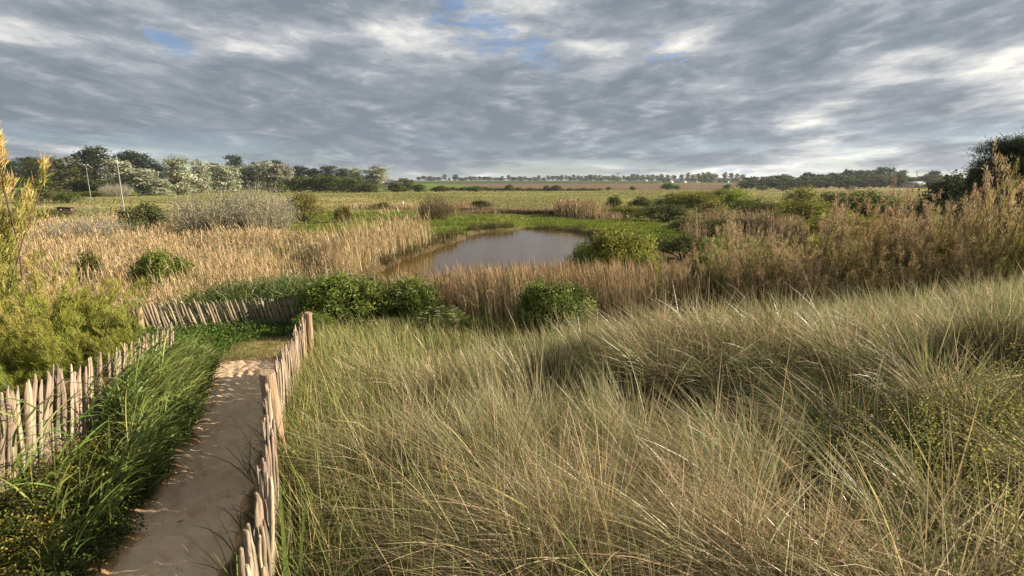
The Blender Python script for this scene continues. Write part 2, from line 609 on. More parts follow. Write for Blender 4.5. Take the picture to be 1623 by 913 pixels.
def sand_mat():
    m, N = new_mat('trodden_sand')
    out = N.n('ShaderNodeOutputMaterial')
    pos = N.n('ShaderNodeNewGeometry').outputs['Position']
    a = N.noise(pos, 2.2, 5, 0.6)
    b = N.noise(pos, 24.0, 5, 0.65)
    g = N.noise(pos, 260.0, 2, 0.5)
    c = N.mix(N.ss(a, 0.3, 0.7), (0.60, 0.420, 0.260), (0.70, 0.520, 0.340))
    c = N.mix(N.ss(g, 0.35, 0.75, 0.0, 0.35), c, (0.60, 0.50, 0.40))
    c = N.mix(N.ss(b, 0.56, 0.70, 0.0, 0.6), c, (0.30, 0.20, 0.12))
    hgt = N.m('ADD', N.m('MULTIPLY', b, 0.8), N.m('MULTIPLY', g, 0.2))
    bm = N.n('ShaderNodeBump', {'Strength': 0.9, 'Distance': 0.035, 'Height': hgt})
    bs = N.n('ShaderNodeBsdfDiffuse', {'Color': c, 'Normal': bm.outputs[0]})
    N.put(out.inputs[0], bs.outputs[0])
    return m


def water_mat():
    m, N = new_mat('brown_pond_water')
    out = N.n('ShaderNodeOutputMaterial')
    pos = N.n('ShaderNodeNewGeometry').outputs['Position']
    w1 = N.noise(N.vm('MULTIPLY', pos, (1.6, 3.2, 1.0)), 1.0, 4, 0.55)
    bm = N.n('ShaderNodeBump', {'Strength': 0.16, 'Distance': 0.06, 'Height': w1})
    bs = N.n('ShaderNodeBsdfPrincipled', {'Base Color': (0.095, 0.058, 0.018, 1), 'Roughness': 0.06, 'IOR': 1.33, 'Normal': bm.outputs[0]})
    N.put(out.inputs[0], bs.outputs[0])
    return m


M['ground'], M['sand'], M['water'] = ground_mat(), sand_mat(), water_mat()

C_LUSH = np.array([0.150, 0.185, 0.036])
C_OLIVE = np.array([0.195, 0.190, 0.080])
C_STRAW = np.array([0.40, 0.32, 0.15])
C_REEDFLOOR = np.array([0.15, 0.11, 0.06])
C_LITTER = np.array([0.10, 0.082, 0.048])
C_SAND = np.array([0.44, 0.30, 0.19])
# near bushes: photo column and metres ahead; reeds keep clear of them
CLEAR = [(548, 13.2, 1.25), (655, 13.6, 0.9), (705, 12.6, 0.8), (880, 11.9, 1.05), (608, 12.8, 0.6), (985, 21, 1.5), (925, 21.5, 0.8), (1012, 19, 0.8), (1108, 16, 0.6), (262, 19, 0.9), (148, 21, 0.6)]


def zone_col(x, y):
    """what grows or lies on the ground at x, y, as its own colour"""
    r = np.hypot(x, y)
    px = 811.5 + F * x / np.maximum(y * math.cos(PITCH), 0.5)
    n = fbm(x * 0.05, y * 0.05, 21)
    n2 = fbm(x * 0.012, y * 0.018, 31)
    c = np.tile(C_LITTER, (len(x), 1))
    L = lambda c, col, t: c * (1 - t[:, None]) + np.asarray(col) * t[:, None]
    c = L(c, C_REEDFLOOR, sstep(13, 17, r))
    # sward of the meadow
    t = sstep(34, 41, y + (n - 0.5) * 12 + np.clip(-x - 14, 0, 60) * -0.4) * sstep(-40, -28, x - (n - 0.5) * 10)
    c = L(c, C_LUSH, t)
    c = L(c, C_OLIVE, sstep(60, 80, r))
    c = L(c, C_LUSH * 1.0 + 0.02, sstep(0.5, 0.7, n2) * sstep(60, 80, r) * 0.6)
    c = L(c, C_STRAW, sstep(0.52, 0.72, fbm(x * 0.02, y * 0.03, 41)) * sstep(70, 100, r) * 0.7)
    c = L(c, (0.225, 0.215, 0.088), sstep(150, 240, r) * 0.7)
    c = L(c, (0.27, 0.225, 0.115), sstep(150, 260, r) * sstep(1180, 1260, px) * 0.8)
    # fields beyond
    bright = sstep(415, 430, r) * (1 - sstep(900, 930, px - (r - 420) * 0.5))
    c = L(c, (0.115, 0.185, 0.045), bright)
    plough = sstep(385, 400, r) * sstep(800, 830, px + (r - 400) * 0.35) * (1 - sstep(1165, 1185, px))
    c = L(c, (0.160, 0.115, 0.083), plough)
    dark = sstep(800, 830, r) 
    c = L(c, (0.060, 0.095, 0.035), dark)
    c = L(c, (0.13, 0.155, 0.05), sstep(760, 800, r) * sstep(1030, 1060, px) * (1 - sstep(960, 1000, r)))
    c = L(c, (0.16, 0.12, 0.085), sstep(1150, 1180, r) * (1 - sstep(1300, 1330, r)) * (1 - sstep(730, 760, px)))
    # mud at the water's edge
    nb = (r < 70) & (y > 15)
    if nb.any():
        sd = np.full(len(x), 50.0)
        sd[nb] = pond_sd(x[nb], y[nb])
        c = L(c, (0.10, 0.075, 0.045), sstep(0.6, 0.1, sd))
    # trodden turf where the sand ends
    g = np.exp(-((x - path_x(y)) / 0.9) ** 4) * sstep(8.9, 9.7, y) * (1 - sstep(13.2, 14.2, y))
    c = L(c, (0.17, 0.155, 0.065), g)
    g = np.exp(-((x - path_x(y)) / 0.42) ** 4) * sstep(8.6, 9.4, y) * (1 - sstep(11.5, 13, y)) * (fbm(x * 2, y * 2, 8) > 0.5)
    c = L(c, (0.32, 0.25, 0.15), g * 0.8)
    return c


def sand_edge(x, y):
    """signed distance outside the sandy part of the path"""
    e = np.abs(x - path_x(y)) - path_w(y) + (fbm(x * 2.3, y * 2.3, 77) - 0.5) * 0.45
    return np.maximum(e, (y - 9.2) * 0.6 + (fbm(x * 2.0, y * 2.0, 78) - 0.5) * 0.5)


def build_ground():
    nr, na = 640, 900
    r = np.concatenate([[0.0], np.geomspace(0.35, 7000, nr)])
    # finer towards the view
    k = np.linspace(-1, 1, na, endpoint=False)
    ang = (k * 0.36 + 0.64 * k ** 3) * np.pi
    rr, aa = np.meshgrid(r[1:], ang, indexing='ij')
    x = np.concatenate([[0.0], (rr * np.sin(aa)).ravel()])
    y = np.concatenate([[0.0], (rr * np.cos(aa)).ravel()])
    z = height(x, y)
    # the path is trodden a little into the ground
    nearp = (np.hypot(x, y) < 16)
    e = np.full(len(x), 9.0)
    e[nearp] = sand_edge(x[nearp], y[nearp])
    z = z - 0.11 * sstep(0.10, -0.12, e)
    c = zone_col(x, y)
    t = sstep(0.12, 0.0, e)[:, None]
    c = c * (1 - t) + C_SAND * t
    idx = 1 + np.arange(nr * na).reshape(nr, na)
    q = np.stack([idx[:-1], idx[1:], np.roll(idx[1:], -1, 1), np.roll(idx[:-1], -1, 1)], -1).reshape(-1, 4)
    q = q[:, ::-1]
    mb = MB()
    mb.add(np.stack([x, y, z], 1), q, c)
    mb.t.append(np.stack([np.zeros(na, int), np.roll(idx[0], -1), idx[0]], -1)[:, ::-1])
    o = mb.build('ground', M['ground'])
    tag(o, None, None, None, 'structure')
    # flip if facing down
    if o.data.polygons[1000].normal.z < 0:
        o.data.flip_normals()


def build_path():
    yy = np.arange(-1.0, 10.6, 0.03)
    ss = np.arange(-1.15, 1.16, 0.03)
    Y, U = np.meshgrid(yy, ss, indexing='ij')
    X = path_x(Y) + U
    Z = height(X.ravel(), Y.ravel()).reshape(X.shape) - 0.045
    Z = Z + (fbm(X * 3, Y * 3, 51) - 0.5) * 0.05 + (fbm(X * 11, Y * 11, 52) - 0.5) * 0.022
    g = np.random.default_rng(4)
    for i in range(260):                       # foot prints
        fy = g.uniform(0.5, 9.4)
        fx = path_x(fy) + g.normal(0, 0.26)
        a = g.normal(-0.35, 0.35)
        dx, dy = X - fx, Y - fy
        lx, ly = dx * math.cos(a) - dy * math.sin(a), dx * math.sin(a) + dy * math.cos(a)
        q = (lx / 0.055) ** 2 + (ly / 0.13) ** 2
        Z = Z - 0.017 * np.exp(-q ** 2) + 0.008 * np.exp(-((np.sqrt(q) - 1.5) / 0.4) ** 2)
    n0, n1 = X.shape
    idx = np.arange(n0 * n1).reshape(n0, n1)
    q = np.stack([idx[:-1, :-1], idx[:-1, 1:], idx[1:, 1:], idx[1:, :-1]], -1).reshape(-1, 4)
    mb = MB()
    mb.add(np.stack([X.ravel(), Y.ravel(), Z.ravel()], 1), q, C_SAND)
    tag(mb.build('path', M['sand']), None, None, None, 'structure')


def build_water():
    mb = MB()
    c = POND.mean(0)
    P = c + (POND - c) * 1.25
    v = np.array([(*p, -0.22) for p in P])
    me = bpy.data.meshes.new('water')
    me.from_pydata([tuple(p) for p in v], [], [list(range(len(v)))])
    me.materials.append(M['water'])
    if me.polygons[0].normal.z < 0:
        me.flip_normals()
    o = bpy.data.objects.new('water', me)
    COL.objects.link(o)
    tag(o, None, None, None, 'structure')


build_ground()
build_path()
build_water()


def build_haze():
    mb = MB()
    box(mb, (0, 0, 24), (14300, 14300, 54), (1, 1, 1))
    m, N = new_mat('thin_air')
    out = N.n('ShaderNodeOutputMaterial')
    pv = N.n('ShaderNodeVolumePrincipled', {'Color': (0.80, 0.88, 1.0, 1), 'Density': 0.00009, 'Anisotropy': 0.2})
    N.put(out.inputs['Volume'], pv.outputs[0])
    tag(mb.build('haze', m), None, None, None, 'stuff')


build_haze()
# ------------------------------------------------------------------ plants: generators
def lobes_for(g, w, d, h, n, flat=0.55, base=0.15):
    out = []
    for i in range(n):
        a = g.uniform(0, 2 * np.pi)
        q = math.sqrt(g.uniform(0, 1)) * 0.62
        cx, cy = q * math.cos(a) * w / 2, q * math.sin(a) * d / 2
        k = g.uniform(0.26, 0.42)
        top = h * (1 - 0.55 * q ** 1.6) * g.uniform(0.82, 1.0)
        rz = k * h * g.uniform(0.7, 1.1) * flat / 0.55
        rz = min(rz, top * 0.55)
        out.append((cx, cy, max(top - rz, base * h + rz * 0.5), k * w / 2 * 1.15, k * d / 2 * 1.15, rz))
    # a skirt near the ground
    for i in range(max(3, n // 2)):
        a = 2 * np.pi * i / max(3, n // 2) + g.uniform(-0.3, 0.3)
        out.append((math.cos(a) * w * 0.30, math.sin(a) * d * 0.30, h * g.uniform(0.22, 0.38), w * 0.2, d * 0.2, h * 0.26))
    return out


def crown(mb, lobes, g, clumps, per, cr, ln, wd, cols, wts, up=0.3, inner=0.25, cj=0.22, lj=0.14, clip_z=0.02):
    area = np.array([l[3] * l[5] + l[4] * l[5] for l in lobes])
    cnt = np.maximum(2, (clumps * area / area.sum()).astype(int))
    P, Nn, Cc = [], [], []
    for (cx, cy, cz, rx, ry, rz), k in zip(lobes, cnt):
        dd = sphere_pts(k, g)
        dd[:, 2] = np.where(dd[:, 2] < -0.35, -dd[:, 2], dd[:, 2])
        rad = np.where(g.uniform(0, 1, k) < inner, g.uniform(0.3, 0.8, k), g.uniform(0.82, 1.12, k))
        rad = np.where(g.uniform(0, 1, k) < 0.13, g.uniform(1.1, 1.42, k), rad)
        p = np.array([cx, cy, cz]) + dd * np.array([rx, ry, rz]) * rad[:, None]
        P.append(p)
        Nn.append(dd / np.array([rx, ry, rz]))
        Cc.append(pick(cols, wts, k, g))
    P, Nn, Cc = np.concatenate(P), np.concatenate(Nn), np.concatenate(Cc)
    Nn /= np.linalg.norm(Nn, axis=1)[:, None] + 1e-9
    Cc = jitter(Cc, len(Cc), cj, 0.05, g)
    m = len(P)
    off = g.normal(0, 1, (m, per, 3)) * np.array([cr, cr, cr * 0.75])
    LP = (P[:, None] + off).reshape(-1, 3)
    LN = (np.repeat(Nn, per, 0) * 0.9 + g.normal(0, 0.75, (m * per, 3)) + np.array([0, 0, up]))
    LC = jitter(np.repeat(Cc, per, 0), m * per, lj, 0.04, g)
    keep = LP[:, 2] > clip_z
    LP, LN, LC = LP[keep], LN[keep], LC[keep]
    s = g.uniform(0.65, 1.25, len(LP))
    leaves(mb, LP, LN, ln * s, wd * s, LC, g)


def limbs(mb, lobes, g, base_z, r0, col, hfork=0.25, bend=0.3, root=(0, 0, 0)):
    """bare wood from the root to the heart of every lobe"""
    for (cx, cy, cz, rx, ry, rz) in lobes:
        p0 = np.array(root, float)
        p3 = np.array([cx, cy, cz])
        p1 = p0 + np.array([cx * 0.12, cy * 0.12, cz * hfork + base_z])
        p2 = p0 * 0.3 + p3 * 0.7 + g.normal(0, bend, 3) * np.array([1, 1, 0.5]) * 0.15 * cz
        t = np.linspace(0, 1, 7)[:, None]
        pts = (1 - t) ** 3 * p0 + 3 * t * (1 - t) ** 2 * p1 + 3 * t * t * (1 - t) * p2 + t ** 3 * p3
        tube(mb, pts, r0 * (1 - 0.8 * t[:, 0]) * g.uniform(0.4, 0.75), col, 5)
        for _ in range(3):
            e = p3 + g.normal(0, 1, 3) * np.array([rx, ry, rz]) * 0.6
            tube(mb, np.stack([pts[4], (pts[5] + e) / 2, e]), [r0 * 0.22, r0 * 0.14, r0 * 0.05], col, 4)


PAL = {
    'dark':   ([(0.030, 0.048, 0.020), (0.045, 0.065, 0.025), (0.060, 0.075, 0.030)], (4, 4, 2)),
    'hawthorn': ([(0.070, 0.098, 0.026), (0.110, 0.135, 0.036), (0.165, 0.180, 0.048)], (4, 4, 3)),
    'olive':  ([(0.085, 0.100, 0.035), (0.115, 0.125, 0.045), (0.150, 0.150, 0.055)], (4, 4, 2)),
    'brown':  ([(0.130, 0.105, 0.050), (0.165, 0.135, 0.060), (0.115, 0.120, 0.045)], (4, 3, 3)),
    'silver': ([(0.420, 0.430, 0.310), (0.310, 0.325, 0.210), (0.170, 0.190, 0.095), (0.520, 0.530, 0.420)], (5, 4, 2, 2)),
    'bright': ([(0.215, 0.235, 0.042), (0.275, 0.280, 0.055), (0.130, 0.160, 0.035)], (4, 3, 3)),
    'yellow': ([(0.250, 0.250, 0.070), (0.300, 0.290, 0.090), (0.160, 0.180, 0.050)], (4, 3, 2)),
    'elder':  ([(0.130, 0.175, 0.034), (0.215, 0.245, 0.056), (0.080, 0.115, 0.026)], (4, 3, 3)),
    'rust':   ([(0.170, 0.150, 0.035), (0.210, 0.175, 0.050), (0.130, 0.140, 0.030)], (4, 3, 2)),
}
BARK = (0.13, 0.105, 0.08)
PALE_BARK = (0.33, 0.29, 0.23)


def mesh_dims(meshes):
    lo, hi = np.full(3, 1e9), np.full(3, -1e9)
    for _, me in meshes:
        co = np.zeros(len(me.vertices) * 3, np.float32)
        me.vertices.foreach_get('co', co)
        co = co.reshape(-1, 3)
        lo = np.minimum(lo, np.percentile(co, 1.0, axis=0))
        hi = np.maximum(hi, np.percentile(co, 99.5, axis=0))
    return hi - lo, hi[2]


class Kind:
    """a kind of plant: a few variants, each a list of (part name, mesh)"""
    def __init__(self, variants):
        self.var = [(v, *mesh_dims(v)) for v in variants]
        self.i = 0

    def put(self, name, p, w, h, label, cat, group=None, rz=None, var=None, g=random):
        v, dim, top = self.var[self.i % len(self.var) if var is None else var]
        self.i += 1
        wid = 0.5 * (dim[0] + dim[1])
        sx, sz = w / wid, h / top
        rz = g.uniform(0, 6.28) if rz is None else rz
        if len(v) == 1:
            o = bpy.data.objects.new(name, v[0][1])
            COL.objects.link(o)
            o.location, o.rotation_euler, o.scale = p, (0, 0, rz), (sx, sx, sz)
            return tag(o, label, cat, group)
        o = thing(name, p, label, cat, group, rz, (sx, sx, sz))
        for pn, me in v:
            c = bpy.data.objects.new(pn, me)
            COL.objects.link(c)
            c.parent = o
        return o


def bush_variant(seed, pal, w=2.4, h=1.7, n=7, clumps=260, per=16, cr=0.10, ln=0.10, wd=0.06, stems=True, inner=0.25, d=None, mat='leaf', cj=0.22):
    g = np.random.default_rng(seed)
    lb = lobes_for(g, w, d or w, h, n)
    a, b = MB(), MB()
    cols, wt = PAL[pal]
    crown(a, lb, g, clumps, per, cr, ln, wd, cols, wt, inner=inner, cj=cj)
    out = [('crown', a.mesh('crown', M[mat]))]
    if stems:
        limbs(b, lb, g, 0.0, 0.05 * h, BARK)
        out.append(('stems', b.mesh('stems', M['bark'])))
    return out


def tree_variant(seed, pal, w=9, h=14, n=13, clumps=420, per=9, cr=0.42, ln=0.55, wd=0.34, trunk=0.25, mat='leaf', flat=0.55, lean=0.0):
    g = np.random.default_rng(seed)
    lb = []
    for i in range(n):
        t = (i + 0.5) / n
        z = h * (trunk + (0.97 - trunk) * t)
        spread = w / 2 * (0.35 + 0.65 * math.sin(math.pi * (0.18 + 0.72 * (1 - t))) ** 0.8) * 0.72
        a = i * 2.4 + g.uniform(-0.5, 0.5)
        q = spread * g.uniform(0.45, 1.0) * (1 - 0.5 * t)
        r = w * g.uniform(0.15, 0.23)
        lb.append((q * math.cos(a) + lean * z, q * math.sin(a), z - r * 0.5, r, r, r * g.uniform(0.65, 0.95)))
    a, b = MB(), MB()
    cols, wt = PAL[pal]
    crown(a, lb, g, clumps, per, cr, ln, wd, cols, wt, cj=0.20)
    tube(b, [(0, 0, -0.3), (0.05, 0, h * 0.12), (lean * h * 0.3, 0.05, h * 0.35), (lean * h * 0.6, 0, h * 0.6)], [0.026 * h, 0.020 * h, 0.014 * h, 0.006 * h], BARK, 7)
    limbs(b, lb, g, h * 0.15, 0.018 * h, BARK, 0.3, 0.3, (0, 0, h * 0.12))
    return [('crown', a.mesh('crown', M[mat])), ('trunk', b.mesh('trunk', M['bark']))]


def scrub_variant(seed, pal, w=3.0, h=2.0, nst=150, leafn=2600, leaf=0.07, twig=PALE_BARK, top_only=0.35):
    """an open thicket of upright twigs with small leaves towards the tips"""
    g = np.random.default_rng(seed)
    a, b = MB(), MB()
    az = g.uniform(0, 2 * np.pi, nst)
    q = np.sqrt(g.uniform(0, 1, nst))
    base = np.stack([q * np.cos(az) * w * 0.30, q * np.sin(az) * w * 0.30, np.zeros(nst)], 1)
    L = h * g.uniform(0.75, 1.1, nst) * (1.08 - 0.42 * q ** 2)
    lean = 0.08 + q * 0.55 + g.normal(0, 0.08, nst)
    head = az + g.normal(0, 0.4, nst)
    blades(b, base, head, L, 0.016 * h, lean, g.normal(0.05, 0.2, nst), jitter(twig, nst, 0.25, 0.04, g), seg=5, g=g)
    # side twigs
    k = nst * 5
    i = g.integers(0, nst, k)
    t = g.uniform(0.35, 0.95, k)
    pos = base[i] + (L[i] * t)[:, None] * np.stack([np.sin(lean[i]) * np.cos(head[i]), np.sin(lean[i]) * np.sin(head[i]), np.cos(lean[i])], 1)
    blades(b, pos, g.uniform(0, 2 * np.pi, k), h * g.uniform(0.12, 0.30, k), 0.010 * h, g.uniform(0.2, 0.9, k), g.normal(0, 0.2, k), jitter(twig, k, 0.25, 0.04, g), seg=2, g=g)
    cols, wt = PAL[pal]
    i = g.integers(0, nst, leafn)
    t = top_only + (1.08 - top_only) * g.uniform(0, 1, leafn) ** 0.8
    pos = base[i] + (L[i] * t)[:, None] * np.stack([np.sin(lean[i]) * np.cos(head[i]), np.sin(lean[i]) * np.sin(head[i]), np.cos(lean[i])], 1)
    pos += g.normal(0, 0.07 * h, (leafn, 3))
    pos[:, 2] = np.maximum(pos[:, 2], 0.05)
    cc = jitter(pick(cols, wt, leafn, g), leafn, 0.25, 0.05, g)
    leaves(a, pos, g.normal(0, 1, (leafn, 3)) + np.array([0, 0, 0.4]), leaf * g.uniform(0.7, 1.4, leafn), leaf * 0.55, cc, g)
    return [('crown', a.mesh('crown', M['leaf'])), ('stems', b.mesh('stems', M['reed']))]


def tamarisk_variant(seed, H=3.0, nst=26, spread=0.5, low=(0.15, 0.17, 0.045), mid=(0.25, 0.225, 0.075), tip=(0.41, 0.295, 0.190), spr=0.11, per=22, wind=(0, 0), droop=0.1, basew=0.35, wsp=0.016, nb=13, tipz=0.47, mat='feather'):
    g = np.random.default_rng(seed)
    a, b = MB(), MB()
    P, CH = [], []
    for s in range(nst):
        az = g.uniform(0, 2 * np.pi)
        ln = g.uniform(0.02, spread)
        L = H * g.uniform(0.55, 1.08) * (1.02 - 0.25 * ln)
        p = np.array([g.normal(0, basew), g.normal(0, basew), 0.0])
        pts = [p.copy()]
        d = np.array([math.sin(ln) * math.cos(az), math.sin(ln) * math.sin(az), math.cos(ln)])
        for k in range(8):
            d = d + g.normal(0, 0.07, 3) + np.array([wind[0], wind[1], -droop * 0.1])
            d /= np.linalg.norm(d)
            p = p + d * L / 8
            pts.append(p.copy())
        pts = np.array(pts)
        tube(b, pts, np.linspace(0.014, 0.003, 9) * H / 2.2, jitter((0.105, 0.065, 0.045), 1, 0.2, 0.05, g)[0], 5)
        for t in np.linspace(0.22, 1.0, nb) + g.uniform(-0.03, 0.03, nb):
            q = min(max(t, 0), 0.999) * 8
            i = int(q)
            o = pts[i] * (1 - (q - i)) + pts[i + 1] * (q - i)
            ba = g.uniform(0, 2 * np.pi)
            bl = g.uniform(0.4, 1.0) * (0.26 * H * (1.05 - t) + 0.09 * H)
            e = g.uniform(0.25, 0.95)
            bd = np.array([math.sin(e) * math.cos(ba) + wind[0] * 2, math.sin(e) * math.sin(ba) + wind[1] * 2, math.cos(e)])
            bd /= np.linalg.norm(bd)
            m1 = o + bd * bl * 0.5 + np.array([0, 0, 0.02])
            m2 = o + bd * bl + np.array([0, 0, bl * 0.18 - droop * bl])
            tube(b, np.stack([o, m1, m2]), np.array([0.005, 0.003, 0.0015]) * H / 2.2, (0.13, 0.08, 0.055), 3, cap=False)
            n = int(per * (0.5 + bl / (0.2 * H)))
            u = g.uniform(0.1, 1.05, n)[:, None]
            pp = np.where(u < 0.5, o + (m1 - o) * u * 2, m1 + (m2 - m1) * (u * 2 - 1)) + g.normal(0, 0.010 * H, (n, 3))
            P.append(pp)
    P = np.concatenate(P)
    n = len(P)
    hh = np.clip(P[:, 2] / H + g.normal(0, 0.12, n), 0, 1)
    t1 = sstep(0.10, tipz, hh)[:, None]
    t2 = sstep(tipz - 0.1, min(tipz + 0.35, 1.0), hh)[:, None]
    c = np.array(low) * (1 - t1) + np.array(mid) * t1
    patch = (fbm(P[:, 0] * 2.2 + seed, P[:, 1] * 2.2 + P[:, 2] * 1.6, seed) > 0.34)[:, None]
    c = np.where(patch, c * (1 - t2) + np.array(tip) * t2, c)
    c = jitter(c, n, 0.22, 0.06, g)
    hd = g.uniform(0, 2 * np.pi, n)
    if wind != (0, 0):
        hd = math.atan2(wind[1], wind[0]) + g.normal(0, 0.9, n)
    blades(a, P, hd, spr * g.uniform(0.6, 1.3, n), wsp, g.uniform(0.15, 1.15, n), g.normal(0.2, 0.3, n), c, seg=2, g=g)
    return [('crown', a.mesh('crown', M[mat])), ('stems', b.mesh('stems', M['bark']))]


def pine_variant(seed, H=7.0, W=5.0):
    g = np.random.default_rng(seed)
    a, b = MB(), MB()
    bark = (0.10, 0.075, 0.06)
    tr = np.array([(0, 0, -0.2), (0.05, 0, H * 0.2), (-0.1, 0.05, H * 0.45), (0.05, 0, H * 0.7), (0, 0, H * 0.93)])
    tube(b, tr, [0.17, 0.15, 0.12, 0.08, 0.03], bark, 8)
    T = []
    for i in range(64):
        t = g.uniform(0.14, 0.98)
        az = i * 2.4 + g.uniform(-0.4, 0.4)
        L = W / 2 * (1.12 - 0.75 * t) * g.uniform(0.7, 1.1)
        o = np.array([0, 0, H * t * 0.93])
        e = o + np.array([math.cos(az) * L, math.sin(az) * L, L * g.uniform(0.15, 0.55)])
        m = (o + e) / 2 + np.array([0, 0, -0.08 * L])
        tube(b, np.stack([o, m, e]), [0.05, 0.035, 0.012], bark, 5)
        for k in range(20):
            u = g.uniform(0.3, 1.0)
            p = (o * (1 - u) + e * u) + g.normal(0, 0.22, 3) * np.array([1, 1, 0.6]) + np.array([0, 0, 0.05])
            T.append(p)
            tube(b, np.stack([o * (1 - u * 0.9) + e * u * 0.9, p]), [0.012, 0.006], bark, 3, cap=False)
    T = np.array(T)
    per = 46
    n = len(T) * per
    P = np.repeat(T, per, 0) + g.normal(0, 0.10, (n, 3)) * np.array([1, 1, 1.5])
    c = jitter(pick([(0.028, 0.045, 0.020), (0.045, 0.062, 0.025), (0.075, 0.085, 0.035)], (5, 4, 1), n, g), n, 0.2, 0.05, g)
    blades(a, P, g.uniform(0, 2 * np.pi, n), g.uniform(0.14, 0.26, n), 0.028, g.uniform(0.1, 1.3, n), 0.1, c, seg=1, g=g)
    return [('crown', a.mesh('crown', M['needle'])), ('trunk', b.mesh('trunk', M['bark']))]


# ------------------------------------------------------------------ fences
def picket_mesh(seed):
    g = np.random.default_rng(seed)
    mb = MB()
    H = 1.05
    n = 8
    zs = np.array([0, 0.14, 0.3, 0.46, 0.62, 0.78, 0.90, 0.955, 1.0]) * H
    sd = 7
    a = np.linspace(0, 2 * np.pi, sd, endpoint=False) + g.uniform(-0.25, 0.25, sd)
    rx, ry = g.uniform(0.020, 0.029), g.uniform(0.008, 0.013)
    pr = g.uniform(0.75, 1.2, sd)
    bx, by = np.cumsum(g.normal(0, 0.004, 9)), np.cumsum(g.normal(0, 0.004, 9))
    k = np.array([1, 1, 1, 1.0, 1, 0.98, 0.93, g.uniform(0.6, 0.85), g.uniform(0.15, 0.5)]) * (1 + g.normal(0, 0.05, 9))
    kx = k.copy()
    tipx = g.uniform(-0.02, 0.02)
    V = []
    for i in range(9):
        s = max(0.0, (zs[i] / H - 0.85) / 0.15)
        V.append(np.stack([np.cos(a) * rx * pr * kx[i] + bx[i] + tipx * s, np.sin(a) * ry * pr * (0.5 + 0.5 * k[i]) + by[i], np.full(sd, zs[i]) + g.normal(0, 0.004, sd) * (0 < i)], 1))
    V = np.array(V)
    idx = np.arange(9 * sd).reshape(9, sd)
    f = np.stack([idx[:-1], np.roll(idx[:-1], -1, 1), np.roll(idx[1:], -1, 1), idx[1:]], -1).reshape(-1, 4)
    c = jitter(pick([(0.30, 0.235, 0.165), (0.36, 0.295, 0.215), (0.235, 0.185, 0.135), (0.28, 0.255, 0.22)], (4, 3, 2, 2), 1, g), 1, 0.1, 0.03, g)[0]
    mb.add(V.reshape(-1, 3), f, c)
    top = np.concatenate([V[-1], V[-1].mean(0)[None] + [[0, 0, 0.012]]])
    mb.add(top, [(i, (i + 1) % sd, sd) for i in range(sd)], c)
    me = mb.mesh('picket', M['wood'])
    return me


PICKETS = [picket_mesh(100 + i) for i in range(12)]


def resample(pts, step):
    p = np.asarray(pts, float)
    s = np.concatenate([[0], np.cumsum(np.hypot(*np.diff(p, axis=0).T))])
    n = int(s[-1] / step)
    u = np.linspace(0, s[-1], n + 1)
    return np.stack([np.interp(u, s, p[:, 0]), np.interp(u, s, p[:, 1])], 1)


def paling_fence(line, label, step, hgt, seed, posts=(), lean=(0, 0), wob=0.03, sink=0.06, hvar=0.05, skip=0.0, width=1.0, xs=None):
    g = np.random.default_rng(seed)
    P = resample(line, step)
    x0, y0 = P[len(P) // 2]
    root = thing('paling_fence', (x0, y0, hz(x0, y0)), label, 'fence')
    rl = np.array(root.location)
    d = np.gradient(P, axis=0)
    tops = []
    lo = np.zeros(2)
    for i, (x, y) in enumerate(P):
        if g.uniform() < skip:
            continue
        z = hz(x, y)
        o = bpy.data.objects.new('picket', PICKETS[g.integers(len(PICKETS))])
        COL.objects.link(o)
        o.parent = root
        o.location = (x - rl[0] + g.normal(0, 0.004), y - rl[1] + g.normal(0, 0.006), z - rl[2] - sink)
        lo = 0.8 * lo + g.normal(0, wob * 0.5, 2)
        fl = 1 if g.uniform() < 0.5 else -1
        o.rotation_euler = (fl * (lean[1] + lo[1] + g.normal(0, wob * 0.6)), fl * (lean[0] + lo[0] + g.normal(0, wob * 0.6)), math.atan2(d[i, 1], d[i, 0]) + g.normal(0, 0.15) + (math.pi if fl < 0 else 0))
        s = g.uniform(0.85, 1.2) * width
        o.scale = (s, s, (hgt + sink) / 1.05 * (1 + g.normal(0, hvar)))
    for hh in (0.22, 0.52, 0.82):
        mb = MB()
        for k in (0, 1):
            q = resample(line, 0.05)
            zz = height(q[:, 0], q[:, 1]) - rl[2] + hgt * hh
            ph = np.arange(len(q)) * 0.9 + k * np.pi
            dd = np.gradient(q, axis=0)
            nn = np.stack([-dd[:, 1], dd[:, 0]], 1) / (np.hypot(dd[:, 0], dd[:, 1])[:, None] + 1e-9)
            off = (0.016 * np.cos(ph))[:, None] * nn
            tube(mb, np.stack([q[:, 0] - rl[0] + off[:, 0] + (lean[0] * hgt * hh), q[:, 1] - rl[1] + off[:, 1] - lean[1] * hgt * hh, zz + 0.006 * np.sin(ph)], 1), 0.0032, (0.20, 0.19, 0.18), 4, cap=False)
        mb.build('wire', M['metal'], root)
    for (x, y, r, h, offx, offy) in posts:
        mb = MB()
        zs = np.array([-0.3, 0.0, 0.35, 0.7, 0.93, 0.985, 1.0]) * h
        k = np.array([1.03, 1.02, 1.0, 0.99, 0.98, 0.965, 0.90])
        pts = np.stack([np.linspace(0, 0.012, 7), np.linspace(0, -0.01, 7), zs], 1)
        tube(mb, pts, r * k, (0.30, 0.215, 0.14), 16)
        o = mb.build('post', M['wood'], root)
        o.location = (x + offx - rl[0], y + offy - rl[1], hz(x, y) - rl[2])
        o.rotation_euler = (g.normal(0, 0.02), g.normal(0, 0.02), 0)
    return root


